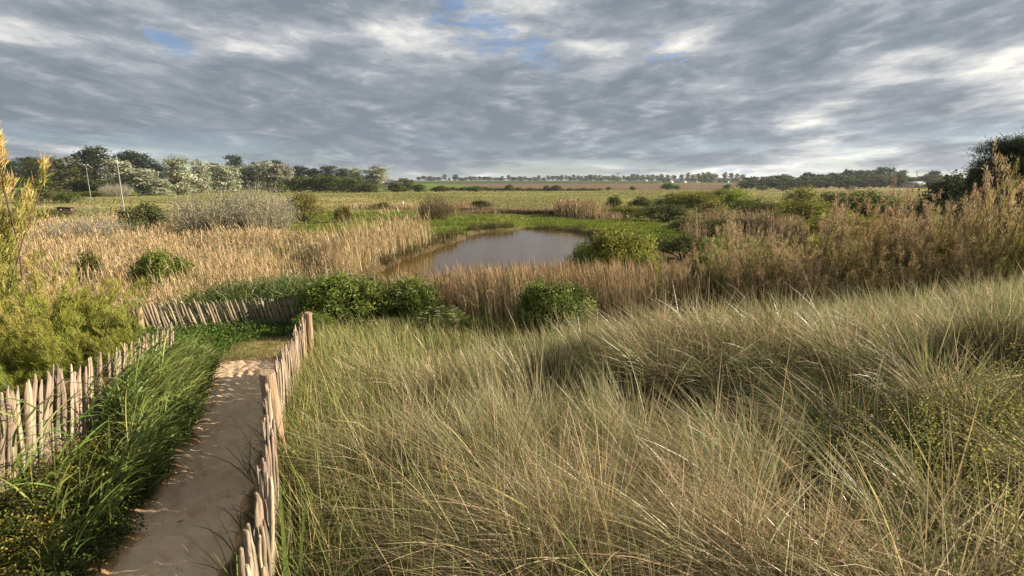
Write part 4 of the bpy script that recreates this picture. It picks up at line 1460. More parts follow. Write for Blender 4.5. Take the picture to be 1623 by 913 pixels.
def bank_sedge():
    """dark sedge right at the far water's edge, a ditch and far reed clumps"""
    mb = MB()
    n = 60000
    x, y = rng.uniform(-9, 12, n), rng.uniform(27, 60, n)
    sd = pond_sd(x, y)
    nz = fbm(x * 0.5, y * 0.5, 131)
    ok = (sd > -0.35) & (sd < 1.0) & (rng.uniform(0, 1, n) < sstep(0.34, 0.5, nz) * np.where(sd < 0.05, 0.25, 1)) & ((y > 34) | (x < -4))
    x, y = x[ok], y[ok]
    H = np.clip(rng.normal(0.55, 0.15, len(x)), 0.2, 1.0) * np.where(x > 1, 0.6, 1.0)
    reed_stems(mb, x, y, H, 0.045, [(0.085, 0.075, 0.035), (0.12, 0.115, 0.045), (0.17, 0.13, 0.075)], (4, 3, 2), plume=False)
    # right bank and beyond: grey reeds
    n = 60000
    x, y = rng.uniform(11, 34, n), rng.uniform(31, 62, n)
    nz = fbm(x * 0.18, y * 0.18, 133)
    ok = (pond_sd(x, y) > 0.3) & (rng.uniform(0, 1, n) < sstep(0.40, 0.55, nz)) & (y < 50 + x * 0.3) & (x + (nz - 0.5) * 9 > 0.34 * y) & (x + (nz - 0.5) * 12 < 0.56 * y) & (y > 37 + (nz - 0.5) * 14) & (rng.uniform(0, 1, n) < 0.6)
    x, y = x[ok], y[ok]
    reed_stems(mb, x, y, np.clip(rng.normal(1.45, 0.25, len(x)), 0.6, 2.2), 0.045, *GREY)
    # pinkish clump left of the right scrub, and reed fringes out in the meadow
    for (px, py, w, d, h, k, pal) in ((918, 343, 3.4, 6, 1.7, 1500, PINK), (640, 331, 6.5, 4, 0.8, 1500, GOLD), (590, 330, 5, 4, 0.8, 900, GOLD), (745, 326, 7, 5, 0.6, 1100, PINK),
                                      (835, 338, 14, 3.0, 0.6, 2200, GREY), (720, 334, 4, 5, 0.9, 800, PINK), (955, 348, 3, 4, 0.8, 500, GREY)):
        c = ground_at(px, py)
        q = rng.normal(0, 0.42, (k, 2))
        x, y = c[0] + q[:, 0] * w, c[1] + q[:, 1] * d
        reed_stems(mb, x, y, np.clip(rng.normal(h, h * 0.15, k), 0.3, 3), 0.085, *pal)
    # the ditch, a strip of dark brown sedge
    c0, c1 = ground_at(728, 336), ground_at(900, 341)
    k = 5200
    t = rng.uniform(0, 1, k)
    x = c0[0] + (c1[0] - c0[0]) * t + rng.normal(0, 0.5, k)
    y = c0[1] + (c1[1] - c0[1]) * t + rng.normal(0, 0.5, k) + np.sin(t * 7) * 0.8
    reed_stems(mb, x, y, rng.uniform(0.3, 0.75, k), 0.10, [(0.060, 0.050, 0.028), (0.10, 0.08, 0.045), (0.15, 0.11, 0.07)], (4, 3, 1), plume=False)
    return stuff(mb, 'sedge', "dark sedge and grey reeds round the far bank of the pond", M['reed'])


def meadow_grass():
    mb = MB()
    # lush patch behind the pond
    n = 130000
    x, y = rng.uniform(-38, 16, n), rng.uniform(33, 82, n)
    nz = fbm(x * 0.05, y * 0.05, 21)
    k = (y + (nz - 0.5) * 10 > 35) & (pond_sd(x, y) > 0.9) & (x > -36 + (nz - 0.5) * 10) & ~((x < -8) & (y < 33 + 0.5 * np.maximum(0, -x - 14)))
    x, y = x[k], y[k]
    b = at_height(x, y)
    m = len(b)
    patch = fbm(x * 0.25, y * 0.35, 141)
    H = rng.uniform(0.12, 0.34, m) * (0.5 + 1.1 * sstep(0.35, 0.65, patch))
    cols = np.where((patch > 0.5)[:, None], pick([(0.135, 0.185, 0.034), (0.175, 0.215, 0.042)], (1, 1), m), pick([(0.19, 0.240, 0.042), (0.27, 0.28, 0.05), (0.22, 0.23, 0.07)], (3, 1.2, 1.5), m))
    blades(mb, b, rng.uniform(0, 6.28, m), H, 0.07, rng.uniform(0, 0.6, m), 0.6, jitter(cols, m, 0.16), seg=2)
    # the wide pale pasture further out
    n = 110000
    r = 62.0 * (420.0 / 62.0) ** rng.uniform(0, 1, n)
    a = rng.uniform(-0.84, 0.84, n)
    x, y = r * np.sin(a), r * np.cos(a)
    nz = fbm(x * 0.03, y * 0.06, 151)
    k = (pond_sd(x, y) > 1) & (rng.uniform(0, 1, n) < 0.3 + 0.7 * sstep(0.35, 0.6, nz))
    x, y, r, nz = x[k], y[k], r[k], nz[k]
    b = at_height(x, y)
    m = len(b)
    dry = sstep(0.45, 0.65, fbm(x * 0.015 + 7, y * 0.04, 153))
    dry = np.maximum(dry, 0.55 * sstep(0.25, 0.5, a[k]))
    u = rng.uniform(0, 1, m)
    cols = np.where((u < 0.15 + 0.40 * dry)[:, None], pick([(0.30, 0.255, 0.130), (0.265, 0.230, 0.11)], (1, 1), m), pick([(0.180, 0.195, 0.070), (0.215, 0.215, 0.085), (0.150, 0.175, 0.058)], (3, 3, 2), m))
    blades(mb, b, rng.uniform(0, 6.28, m), rng.uniform(0.15, 0.42, m) * (1 + 0.5 * sstep(0.5, 0.7, nz)), 0.05 + 0.0011 * r, rng.uniform(0, 0.6, m), 0.5, jitter(cols, m, 0.08, 0.03), seg=2)
    return stuff(mb, 'meadow_grass', "green and straw coloured meadow grass behind the pond", M['reed'])


dune_grass()
fence_side_grass()
reed_grass()
low_weeds()
flowering_bedstraw()
golden_reeds()
pond_reeds()
bank_sedge()
meadow_grass()
# ------------------------------------------------------------------ shrubs and trees
K = {
    'hawthorn': Kind([bush_variant(200 + i, 'hawthorn', n=8, clumps=300, per=14, cr=0.10, ln=0.11, wd=0.07) for i in range(3)]),
    'bright': Kind([bush_variant(210 + i, 'bright', n=11, clumps=620, per=16, cr=0.095, ln=0.085, wd=0.048) for i in range(3)]),
    'olive': Kind([bush_variant(220 + i, 'olive', n=8, clumps=300, per=14, cr=0.10, ln=0.11, wd=0.06) for i in range(3)]),
    'dark': Kind([bush_variant(230 + i, 'dark', n=8, clumps=300, per=14, cr=0.10, ln=0.11, wd=0.06) for i in range(3)]),
    'yellow': Kind([bush_variant(240 + i, 'yellow', n=8, clumps=240, per=12, cr=0.12, ln=0.12, wd=0.07) for i in range(2)]),
    'rust': Kind([bush_variant(250 + i, 'rust', n=9, clumps=320, per=16, cr=0.09, ln=0.09, wd=0.05) for i in range(2)]),
    'brown_scrub': Kind([scrub_variant(260 + i, 'brown', w=3.0, h=2.2, nst=170, leafn=4200, leaf=0.085, twig=(0.17, 0.125, 0.085), top_only=0.2) for i in range(2)]),
    'silver_scrub': Kind([scrub_variant(270 + i, 'silver', w=3.4, h=2.1, nst=200, leafn=9500, leaf=0.055, twig=(0.33, 0.28, 0.21), top_only=0.3) for i in range(2)]),
    'elder': Kind([bush_variant(280 + i, 'elder', w=2.4, h=1.6, n=12, clumps=900, per=18, cr=0.075, ln=0.078, wd=0.038, mat='leaf_plain') for i in range(3)]),
    # trees of the distant wood
    'silver_tree': Kind([tree_variant(300 + i, 'silver', 9, 12, 15, 520, 9, 0.40, 0.55, 0.34, 0.14, lean=0.04) for i in range(3)]),
    'dark_tree': Kind([tree_variant(310 + i, 'dark', 9, 15, 15, 460, 9, 0.45, 0.6, 0.35, 0.2) for i in range(3)]),
    'olive_tree': Kind([tree_variant(320 + i, 'olive', 11, 11, 15, 460, 9, 0.45, 0.6, 0.36, 0.1) for i in range(3)]),
    'green_tree': Kind([tree_variant(330 + i, 'hawthorn', 9, 9, 13, 420, 9, 0.40, 0.55, 0.34, 0.12) for i in range(3)]),
}


def single(kind_pal, seeds, **kw):
    """far trees too small to show parts: crown and trunk in one mesh"""
    out = []
    for s in seeds:
        g = np.random.default_rng(s)
        mb = MB()
        w, h = kw.get('w', 9), kw.get('h', 11)
        lb = []
        for i in range(8):
            t = (i + 0.5) / 8
            a = i * 2.4
            q = w * 0.28 * (1 - 0.6 * t) * g.uniform(0.5, 1)
            r = w * g.uniform(0.18, 0.26)
            lb.append((q * math.cos(a), q * math.sin(a), h * (kw.get('trunk', 0.2) + (0.95 - kw.get('trunk', 0.2)) * t) - r * 0.4, r, r, r * 0.85))
        cols, wt = PAL[kind_pal]
        crown(mb, lb, g, 130, 7, 0.5, 1.0, 0.7, cols, wt, cj=0.18)
        tube(mb, [(0, 0, -0.4), (0, 0, h * 0.6)], [0.03 * h, 0.012 * h], BARK, 5)
        out.append([('crown', mb.mesh('far_tree', M['leaf']))])
    return Kind(out)


K['far_dark'] = single('dark', (401, 402, 403))
K['far_green'] = single('hawthorn', (411, 412, 413))
K['far_olive'] = single('olive', (421, 422))
K['far_poplar'] = single('dark', (431, 432), w=5, h=14, trunk=0.15)


def px_put(kind, name, px, py, wpx, hpx, label, cat, group=None, fwd=None, var=None):
    p = ground_at(px, py) if fwd is None else on_ground(px, fwd)
    s = m_per_px(p)
    h = (hpx * s if fwd is None else z_at(p, py - hpx) - p[2])
    p[2] -= 0.03
    return K[kind].put(name, tuple(p), wpx * s, h, label, cat, group, var=var)


# --- near shrubs
def elder(px, py, wpx, hpx, fwd, label, flowers, seed, kind='elder'):
    p = on_ground(px, fwd)
    s = m_per_px(p)
    w, h = wpx * s, z_at(p, py - hpx) - p[2]
    o = K[kind].put('elder_bush', tuple(p), w, h, label, 'bush')
    if flowers:
        # flat cream flower heads, each a saucer of tiny petals
        g = np.random.default_rng(seed)
        mb = MB()
        q = sphere_pts(flowers * 3, g, True)
        q = q[(q[:, 1] < 0.5)][:flowers]
        k = len(q)
        c = q * np.array([w * 0.46, w * 0.46, h * 0.5]) * g.uniform(0.75, 1.08, (k, 1)) + np.array([0, 0, h * 0.52])
        per = 60
        a, rr = g.uniform(0, 6.28, (k, per)), np.sqrt(g.uniform(0, 1, (k, per))) * g.uniform(0.025, 0.075, (k, 1))
        P = np.stack([c[:, None, 0] + rr * np.cos(a), c[:, None, 1] + rr * np.sin(a), c[:, None, 2] + 0.035 - rr * rr * 3], -1).reshape(-1, 3)
        leaves(mb, P, g.normal(0, 0.25, (len(P), 3)) + [0, 0, 1], 0.020, 0.016, jitter((0.60, 0.56, 0.34), len(P), 0.12, 0.03, g), g)
        f = mb.build('flower_heads', M['petal'], o)
        f.matrix_parent_inverse.identity()
        f.scale = [1 / v for v in o.scale]
        f.rotation_euler = (0, 0, -o.rotation_euler.z)
        tag(f, None, None, None, 'stuff')
    return o


elder(548, 520, 135, 84, 13.2, "big glossy green elder bush just behind the far end post of the right fence", 26, 1)
elder(655, 520, 92, 82, 13.6, "upright green elder bush with a few cream flower heads, beside the big glossy one", 30, 2)
elder(705, 530, 92, 40, 12.6, "low spreading bush covered in cream flower heads in front of the brown reeds", 46, 3)
elder(880, 530, 118, 82, 11.9, "round compact green bush alone in the brown reeds above the dune grass", 0, 4)
elder(608, 532, 60, 30, 12.8, "small pale leaved bush low between the two elder bushes", 14, 5)

elder(985, 432, 120, 72, 21, "large yellow green bush at the right end of the pond", 0, 6, 'bright')
elder(925, 430, 62, 46, 21.5, "smaller yellow green bush at the water's edge of the pond's right end", 0, 7, 'bright')
elder(1012, 450, 66, 52, 19, "brightest lime green bush in front of the large yellow green bush", 0, 8, 'bright')
elder(1108, 452, 56, 52, 16, "fresh green leafy bush showing between the low tamarisks", 8, 9)
elder(262, 440, 82, 42, 19, "bright green bush alone in the golden reeds", 0, 10)
elder(148, 420, 42, 24, 21, "little dark green bush in the golden reeds left of the bright one", 0, 11, 'hawthorn')

elder(498, 532, 66, 36, 11.6, "low leafy elder shoot at the left foot of the big glossy bush", 0, 24)
elder(768, 527, 50, 24, 12.9, "low green bush at the right end of the cream flowered one", 0, 25, 'bright')

TAM = Kind([tamarisk_variant(500 + i, 3.0, 26, 0.50, basew=0.5, spr=0.085, per=34, wsp=0.013, nb=14) for i in range(3)])
TAMO = Kind([tamarisk_variant(510 + i, 3.0, 26, 0.55, low=(0.14, 0.155, 0.045), mid=(0.26, 0.235, 0.08), tip=(0.40, 0.29, 0.15), basew=0.5, spr=0.085, per=34, wsp=0.013, nb=14) for i in range(2)])
TAML = Kind([tamarisk_variant(520 + i, 2.2, 46, 0.95, low=(0.19, 0.22, 0.042), mid=(0.31, 0.335, 0.070), tip=(0.46, 0.36, 0.13), spr=0.14, per=30, wind=(0.05, -0.02), droop=0.55, basew=0.55, nb=14, wsp=0.011, tipz=0.62, mat='spray_green') for i in range(2)])
TAMT = Kind([tamarisk_variant(540 + i, 5.0, 44, 0.34, low=(0.15, 0.155, 0.04), mid=(0.30, 0.27, 0.08), tip=(0.55, 0.36, 0.19), spr=0.22, per=58, wind=(0.015, 0), droop=0.35, basew=0.7, nb=17, wsp=0.024, tipz=0.5) for i in range(2)])


def tam(kind, px, py_top, wpx, fwd, label, group=None, rz=None):
    p = on_ground(px, fwd)
    s = m_per_px(p)
    h = z_at(p, py_top) - p[2]
    return kind.put('tamarisk', tuple(p), wpx * s, h, label, 'shrub', group, rz=rz)


GR = 'pink brown tamarisk shrubs behind the dune'
for px, top, w, fwd, lab in (
        (1000, 424, 109, 14.6, "low brown tamarisk tuft behind the dune crest, nearest the round green bush"),
        (1075, 408, 109, 13.6, "low rusty tamarisk with thin plumes, second along the dune crest from the pond"),
        (1150, 346, 103, 14.6, "pinkish tamarisk with an upright feathery plume in front of the grey reeds"),
        (1222, 363, 126, 13.2, "spreading rusty brown tamarisk with dark bare stems at its foot"),
        (1310, 314, 126, 14.6, "airy tamarisk with several pale brown plumes, left of the tallest pair"),
        (1388, 290, 97, 14.0, "tall tamarisk with two slim plumes rising above the dark bushes"),
        (1445, 313, 114, 13.0, "bushy tamarisk with bright twiggy stems over the grass crest"),
        (1508, 300, 114, 13.8, "olive based tamarisk between the bushy one and the tall ones by the pine"),
        (1575, 240, 138, 12.8, "tallest tamarisk with broad pink brown plumes in front of the pine"),
        (1640, 250, 149, 12.0, "tall tamarisk cut by the right edge of the photo"),
        (1265, 418, 126, 11.8, "short dark tamarisk seedling clump behind the grass crest")):
    tam(TAM, px, top, w, fwd, lab, GR)
for px, top, w, fwd, lab in (
        (1045, 412, 103, 16.5, "olive brown tamarisk behind the two low rusty ones nearest the pond"),
        (1112, 382, 109, 16.0, "olive tamarisk in the second row left of the pinkish upright plume"),
        (1192, 375, 103, 15.6, "olive tamarisk between the pinkish plume and the spreading rusty one"),
        (1262, 352, 114, 16.0, "olive brown tamarisk in the second row behind the spreading rusty one"),
        (1345, 325, 109, 16.2, "olive tamarisk filling the gap left of the two slim plumes"),
        (1422, 330, 109, 15.8, "olive tamarisk in the second row right of the two slim plumes"),
        (1478, 328, 109, 15.4, "rounded olive tamarisk right behind the bushy twiggy one"),
        (1542, 292, 109, 15.2, "olive tamarisk under the left edge of the big pine"),
        (1606, 276, 126, 14.4, "olive tamarisk between the two tallest plumes at the right"),
        (1350, 395, 126, 11.9, "low olive tamarisk just behind the grass crest below the two slim plumes"),
        (1180, 420, 114, 12.6, "low olive tamarisk just behind the grass crest left of the dark seedling clump"),
        (1440, 385, 126, 11.6, "low olive tamarisk just behind the grass crest below the bushy twiggy one"),
        (1530, 375, 126, 11.2, "low olive tamarisk just behind the grass crest under the pine")):
    tam(TAMO, px, top, w, fwd, lab, GR)
elder(1196, 436, 60, 34, 15.0, "lime green bush glimpsed between the rusty tamarisks above the grass crest", 6, 21, 'bright')
elder(1290, 420, 60, 40, 17.5, "light green leafy bush behind the short dark seedling clump", 0, 22, 'bright')
elder(1465, 420, 60, 40, 14.2, "light green leafy bush glimpsed through the bushy twiggy tamarisk", 0, 23, 'bright')
GL = 'olive tamarisk shrubs by the left fence'
for px, top, w, fwd, lab in (
        (10, 418, 240, 7.6, "soft olive tamarisk sprawling over the nearest pickets at the left edge"),
        (118, 432, 200, 8.6, "soft yellow green tamarisk behind the middle of the left fence"),
        (60, 470, 190, 6.6, "low feathery tamarisk leaning on the left fence, nearest the camera"),
        (185, 500, 120, 8.4, "small tamarisk clump behind the far end of the left fence")):
    tam(TAML, px, top, w, fwd, lab, GL)
tam(TAMT, -60, 158, 240, 11.5, "tall sunlit orange tipped tamarisk at the left edge, above the reeds")

# dark pine at the right edge
PINE = Kind([pine_variant(601)])
p = on_ground(1606, 24)
PINE.put('pine_tree', tuple(p), 190 * m_per_px(p), z_at(p, 216) - p[2], "dark bushy pine tree at the right edge, highest against the sky", 'tree', rz=1.0)
p = on_ground(1530, 33)
PINE.put('pine_tree', tuple(p), 46 * m_per_px(p), z_at(p, 268) - p[2], "small dark pine standing left of the big pine", 'tree', rz=2.0)

# --- shrubs of the marsh, photo column, foot row, width, height
for row in (
    ('silver_scrub', 'willow_scrub', 345, 379, 130, 84, "large silvery grey willow scrub with bare twigs, left half of the big thicket", 'shrub'),
    ('silver_scrub', 'willow_scrub', 415, 377, 112, 86, "taller silvery willow scrub with pale tips, right half of the big thicket", 'shrub'),
    ('olive', 'bush', 385, 378, 70, 34, "olive bush at the foot of the big silvery thicket", 'bush'),
    ('hawthorn', 'bush', 330, 377, 50, 26, "dull green bush under the left end of the silvery thicket", 'bush'),
    ('rust', 'round_bush', 483, 354, 60, 50, "round olive bush with rusty top just right of the big silvery thicket", 'bush'),
    ('rust', 'round_bush', 546, 354, 30, 30, "small rusty green bush alone on the green sward", 'bush'),
    ('brown_scrub', 'twiggy_bush', 690, 350, 58, 42, "brown twiggy bush standing alone behind the golden reeds", 'bush'),
    ('silver_scrub', 'willow_scrub', 150, 388, 112, 48, "low silvery scrub with white leaf tips among the golden reeds", 'shrub'),
    ('olive', 'bush', 233, 372, 64, 50, "olive twiggy bush between the low silvery scrub and the big thicket", 'bush'),
    ('hawthorn', 'bush', 203, 376, 32, 28, "small green bush at the right end of the low silvery scrub", 'bush'),
    ('olive', 'bush', 72, 352, 60, 22, "low olive bush by the tall orange tipped tamarisk", 'bush'),
    # right of the pond
    ('olive', 'bush', 1080, 410, 97, 40, "olive bush with flowers right of the large yellow green bush", 'bush'),
    ('hawthorn', 'bush', 972, 331, 27, 22, "small dark upright bush beyond the far end of the pond", 'bush'),
    ('hawthorn', 'bush', 1018, 333, 48, 22, "dark low bush second from the left beyond the pond's right end", 'bush'),
    ('hawthorn', 'bush', 1060, 330, 57, 23, "dark round bush left of the large bright topped pair", 'bush'),
    ('bright', 'bush', 1092, 332, 80, 28, "wide bush with sunlit yellow green top, left one of the large pair", 'bush'),
    ('bright', 'bush', 1150, 330, 80, 31, "wide bush with sunlit yellow green top, right one of the large pair", 'bush'),
    ('yellow', 'bush', 1128, 346, 67, 27, "yellowish bush in front of the large bright topped pair", 'bush'),
    ('olive', 'bush', 1055, 352, 80, 28, "grey green bush with pale crest above the grey reeds", 'bush'),
    ('bright', 'bush', 1000, 345, 80, 19, "low lime green bank of scrub beyond the pond", 'bush'),
    ('olive', 'bush', 1215, 352, 65, 34, "olive bush right of the yellowish bush", 'bush'),
    ('yellow', 'pale_shrub', 1270, 336, 62, 42, "pale yellow airy shrub standing above the dark bushes", 'shrub'),
    ('hawthorn', 'bush', 1322, 330, 70, 27, "dark dome shaped bush right of the pale yellow shrub", 'bush'),
    ('bright', 'bush', 1285, 365, 106, 48, "big green bush with sunlit top in front of the pale yellow shrub", 'bush'),
    ('hawthorn', 'bush', 1372, 352, 130, 50, "big dark green bush behind the tall tamarisk plumes", 'bush'),
    ('hawthorn', 'bush', 1240, 372, 80, 36, "dark bush at the back of the grey reeds", 'bush'),
    ('bright', 'bush', 1330, 385, 117, 44, "leafy green bush low behind the airy tamarisk", 'bush'),
    ('hawthorn', 'bush', 1450, 345, 80, 32, "green bush left of the dark bush under the pine", 'bush'),
    ('dark', 'dark_bush', 1510, 358, 109, 80, "very dark bush under the pine at the right", 'bush'),
    ('dark', 'dark_bush', 1590, 372, 143, 90, "dark thick bush at the foot of the big pine", 'bush'),
    ('bright', 'bush', 1470, 400, 104, 48, "green bush showing through the bushy tamarisk", 'bush'),
    ('hawthorn', 'bush', 1180, 342, 80, 27, "dark bush between the large bright topped pair and the olive bush", 'bush'),
    ('bright', 'bush', 1235, 350, 70, 25, "sunlit green bush low in front of the pale yellow shrub's left side", 'bush'),
    ('hawthorn', 'bush', 1415, 356, 90, 33, "dark bush between the two big dark green ones right of the tall plumes", 'bush'),
    ('bright', 'bush', 1400, 378, 90, 35, "yellow green bush low in front of the big dark green bush", 'bush'),
    ('olive', 'bush', 1150, 372, 80, 27, "olive bush in the grey reeds behind the pinkish tamarisk", 'bush'),
    ('olive', 'bush', 1095, 372, 80, 25, "olive bush at the left end of the grey reeds", 'bush'),
    ('dark', 'dark_bush', 764, 330, 38, 12, "very dark low bush out on the pasture by the ditch", 'bush'),
    ('olive', 'bush', 606, 332, 28, 12, "tiny olive bush at the left end of the meadow reeds", 'bush'),
    # foot of the far wood, left
    ('hawthorn', 'bush', 110, 322, 36, 20, "round green bush in front of the dark wood, by the bare dead branches", 'bush'),
    ('bright', 'bush', 148, 312, 40, 9, "low lime green bush strip in front of the nearer lamp post's wood", 'bush'),
    ('olive', 'bush', 60, 322, 60, 24, "olive bush at the wood's edge behind the tall tamarisk", 'bush'),
    ('silver_scrub', 'willow_scrub', 185, 312, 44, 22, "small silvery scrub at the foot of the sloping silver tree", 'shrub'),
):
    px_put(row[0], row[1], *row[2:6], row[6], row[7])

# --- the wood on the left: (kind, column, foot row, width, height in photo pixels, label)
GW = 'trees of the wood on the left'
for kind, name, px, py, w, h, lab in (
    ('dark_tree', 'pine_tree', 22, 304, 46, 52, "dark pointed tree behind the tall tamarisk"),
    ('dark_tree', 'pine_tree', 55, 303, 44, 52, "dark tree second from the left edge of the wood"),
    ('olive_tree', 'oak_tree', 92, 306, 84, 56, "broad brown green tree left of the tallest dark tree"),
    ('dark_tree', 'pine_tree', 155, 305, 56, 70, "tallest dark tree of the wood, behind the farther lamp post"),
    ('dark_tree', 'pine_tree', 128, 304, 34, 50, "dark tree close against the left side of the tallest one"),
    ('dark_tree', 'pine_tree', 196, 302, 36, 54, "narrow dark tree right of the tallest one"),
    ('dark_tree', 'pine_tree', 222, 302, 52, 60, "dark round topped tree behind the sloping silver tree"),
    ('dark_tree', 'pine_tree', 252, 302, 34, 44, "low dark tree between two silver trees"),
    ('silver_tree', 'poplar_tree', 196, 310, 58, 56, "silver poplar highest part leaning left behind the nearer lamp post"),
    ('silver_tree', 'poplar_tree', 228, 310, 52, 42, "low silver poplar sloping down to the right"),
    ('silver_tree', 'poplar_tree', 254, 310, 36, 26, "lowest silver poplar at the end of the slope"),
    ('silver_tree', 'poplar_tree', 284, 309, 54, 58, "big round silver poplar with a dark left side"),
    ('silver_tree', 'poplar_tree', 320, 306, 34, 50, "slim silver poplar right of the big round one"),
    ('silver_tree', 'poplar_tree', 356, 305, 46, 42, "pale silver poplar above the left half of the thicket"),
    ('silver_tree', 'poplar_tree', 394, 304, 42, 40, "pale silver poplar in the middle of the row"),
    ('silver_tree', 'poplar_tree', 425, 304, 42, 46, "silver poplar above the right half of the thicket"),
    ('silver_tree', 'poplar_tree', 452, 304, 40, 42, "silver poplar leaning right, end of the row"),
    ('dark_tree', 'pine_tree', 376, 300, 32, 52, "dark wind shaped tree standing up behind the pale poplars"),
    ('dark_tree', 'pine_tree', 340, 300, 38, 40, "dark tree low behind the slim silver poplar"),
    ('dark_tree', 'pine_tree', 412, 300, 34, 44, "dark flat topped tree behind the middle poplars, left one"),
    ('dark_tree', 'pine_tree', 440, 300, 36, 44, "dark flat topped tree behind the middle poplars, right one"),
    ('dark_tree', 'pine_tree', 474, 300, 34, 36, "dark tree right of the row of poplars, tallest of three"),
    ('dark_tree', 'pine_tree', 498, 300, 34, 34, "dark tree right of the row of poplars, middle of three"),
    ('dark_tree', 'pine_tree', 522, 300, 32, 36, "dark pointed tree right of the row of poplars"),
    ('dark_tree', 'pine_tree', 544, 300, 30, 32, "dark tree just left of the grey green poplars"),
    ('green_tree', 'willow_tree', 478, 304, 38, 26, "round olive tree above the round rusty bush"),
    ('green_tree', 'willow_tree', 506, 304, 34, 26, "round green tree, left of two alike by the rusty bush"),
    ('green_tree', 'willow_tree', 530, 304, 34, 25, "round green tree, right of two alike by the rusty bush"),
    ('silver_tree', 'poplar_tree', 562, 302, 34, 34, "grey poplar behind the broad olive tree"),
    ('olive_tree', 'oak_tree', 560, 305, 50, 26, "broad olive tree in front of the grey poplar"),
    ('silver_tree', 'poplar_tree', 597, 302, 42, 38, "tall grey green poplar ending the wood on the right"),
    ('green_tree', 'willow_tree', 625, 304, 34, 16, "low green tree under the last grey green poplar"),
    ('olive_tree', 'oak_tree', 642, 303, 32, 20, "small sunlit yellow olive tree past the end of the wood"),
    ('green_tree', 'willow_tree', 664, 304, 26, 12, "small green tree at the tip of the wood"),
    ('green_tree', 'willow_tree', 585, 305, 30, 14, "low green tree at the foot of the last grey green poplar"),
    ('green_tree', 'willow_tree', 130, 310, 44, 26, "green tree low in front of the brown green one"),
    ('green_tree', 'willow_tree', 168, 308, 40, 24, "green tree at the foot of the tallest dark tree"),
    ('green_tree', 'willow_tree', 68, 311, 44, 28, "green tree low at the left end of the wood"),
    ('green_tree', 'willow_tree', 440, 306, 30, 20, "low green tree at the feet of the last silver poplars"),
    ('green_tree', 'willow_tree', 300, 308, 34, 22, "low green tree at the foot of the big round poplar"),
):
    px_put(kind, name, px, py, w, h, lab, 'tree', GW)

# --- far bushes along the hedge line
GH = 'bushes along the far hedge line'
for px, py, w, h, lab in (
    (690, 304, 20, 8, "small dark bush first in the far hedge line"), (703, 304, 22, 10, "dark bush second in the far hedge line"), (755, 304, 24, 10, "round bush in the middle of the far hedge"),
    (808, 303, 18, 11, "round dark bush near the right end of the far hedge"), (868, 303, 14, 9, "small round bush left of a pair at the hedge end"), (882, 303, 20, 10, "round bush right of a pair at the hedge end"),
    (965, 302, 10, 6, "tiny round bush alone before the ploughed field, left one"), (1003, 302, 11, 7, "tiny round bush alone before the ploughed field, right one"), (1058, 301, 24, 12, "dark bush at the right end of the ploughed field"),
    (1073, 301, 14, 8, "small bush touching the dark one at the ploughed field"), (1153, 300, 14, 8, "round bush before the village"), (1208, 302, 20, 8, "low dark bush at the foot of the far right wood, left one"),
    (1240, 303, 22, 10, "low dark bush at the foot of the far right wood, middle one"), (1348, 302, 14, 8, "round dark bush alone before the far right wood")):
    px_put('hawthorn', 'bush', px, py, w, h, lab, 'bush', GH)
_a, _b = ground_at(690, 303.0), ground_at(950, 302.5)
mb = MB()
_t = np.linspace(0, 1, 70)
lb = [(0, 0, 0, 0, 0, 0)][:0]
_g = np.random.default_rng(71)
for t in _t:
    pp = _a * (1 - t) + _b * t - _a
    hh = _g.uniform(0.9, 1.9) * (1.25 - 0.6 * t)
    lb.append((pp[0], pp[1] + _g.normal(0, 0.8), hh * 0.5, 1.4, 1.1, hh * 0.55))
crown(mb, lb, _g, 1500, 8, 0.35, 0.6, 0.4, PAL['olive'][0], PAL['olive'][1])
o = mb.build('hedge', M['leaf'], None, tuple(_a))
tag(o, "long low hedge between the pasture and the green field", 'hedge')

# --- skyline: trees on the rise, between the left wood and the village
g = random.Random(5)
GS = 'small trees on the far skyline'
SKY = [(664, 4), (672, 5), (681, 5), (690, 4), (705, 9), (712, 4), (722, 8), (731, 5), (738, 6), (745, 7), (752, 6), (760, 5), (768, 5), (776, 4), (796, 8), (806, 8), (816, 5), (824, 6), (832, 5), (840, 5),
       (847, 6), (854, 7), (862, 6), (868, 6), (876, 7), (883, 6), (890, 7), (897, 6), (903, 6), (909, 7), (916, 8), (922, 8), (929, 8), (936, 9), (943, 8), (950, 8), (957, 9), (964, 8), (972, 7), (988, 7), (996, 7), (1003, 8),
       (1010, 9), (1018, 9), (1026, 9), (1034, 8), (1042, 9)]
for px, h in SKY:
    p = on_ground(px, 1420 + g.uniform(-60, 60))
    s = m_per_px(p)
    K['far_dark'].put('tree', tuple(p), g.uniform(5, 12) * s, g.uniform(0.8, 1.25) * (h * 0.85 + 1.6) * s, "small dark tree in the row along the far skyline", 'tree', GS)
for px in list(range(668, 905, 13)) + list(range(905, 1052, 8)):
    if px < 905 and g.uniform(0, 1) < 0.45:
        continue
    p = on_ground(px + g.uniform(-4, 4), 1380 + g.uniform(-40, 40))
    s = m_per_px(p)
    K['far_green'].put('tree', tuple(p), g.uniform(9, 19) * s, g.uniform(3.0, 7.0) * s, "broad low tree in the wood along the far skyline", 'tree', 'low trees of the skyline wood')
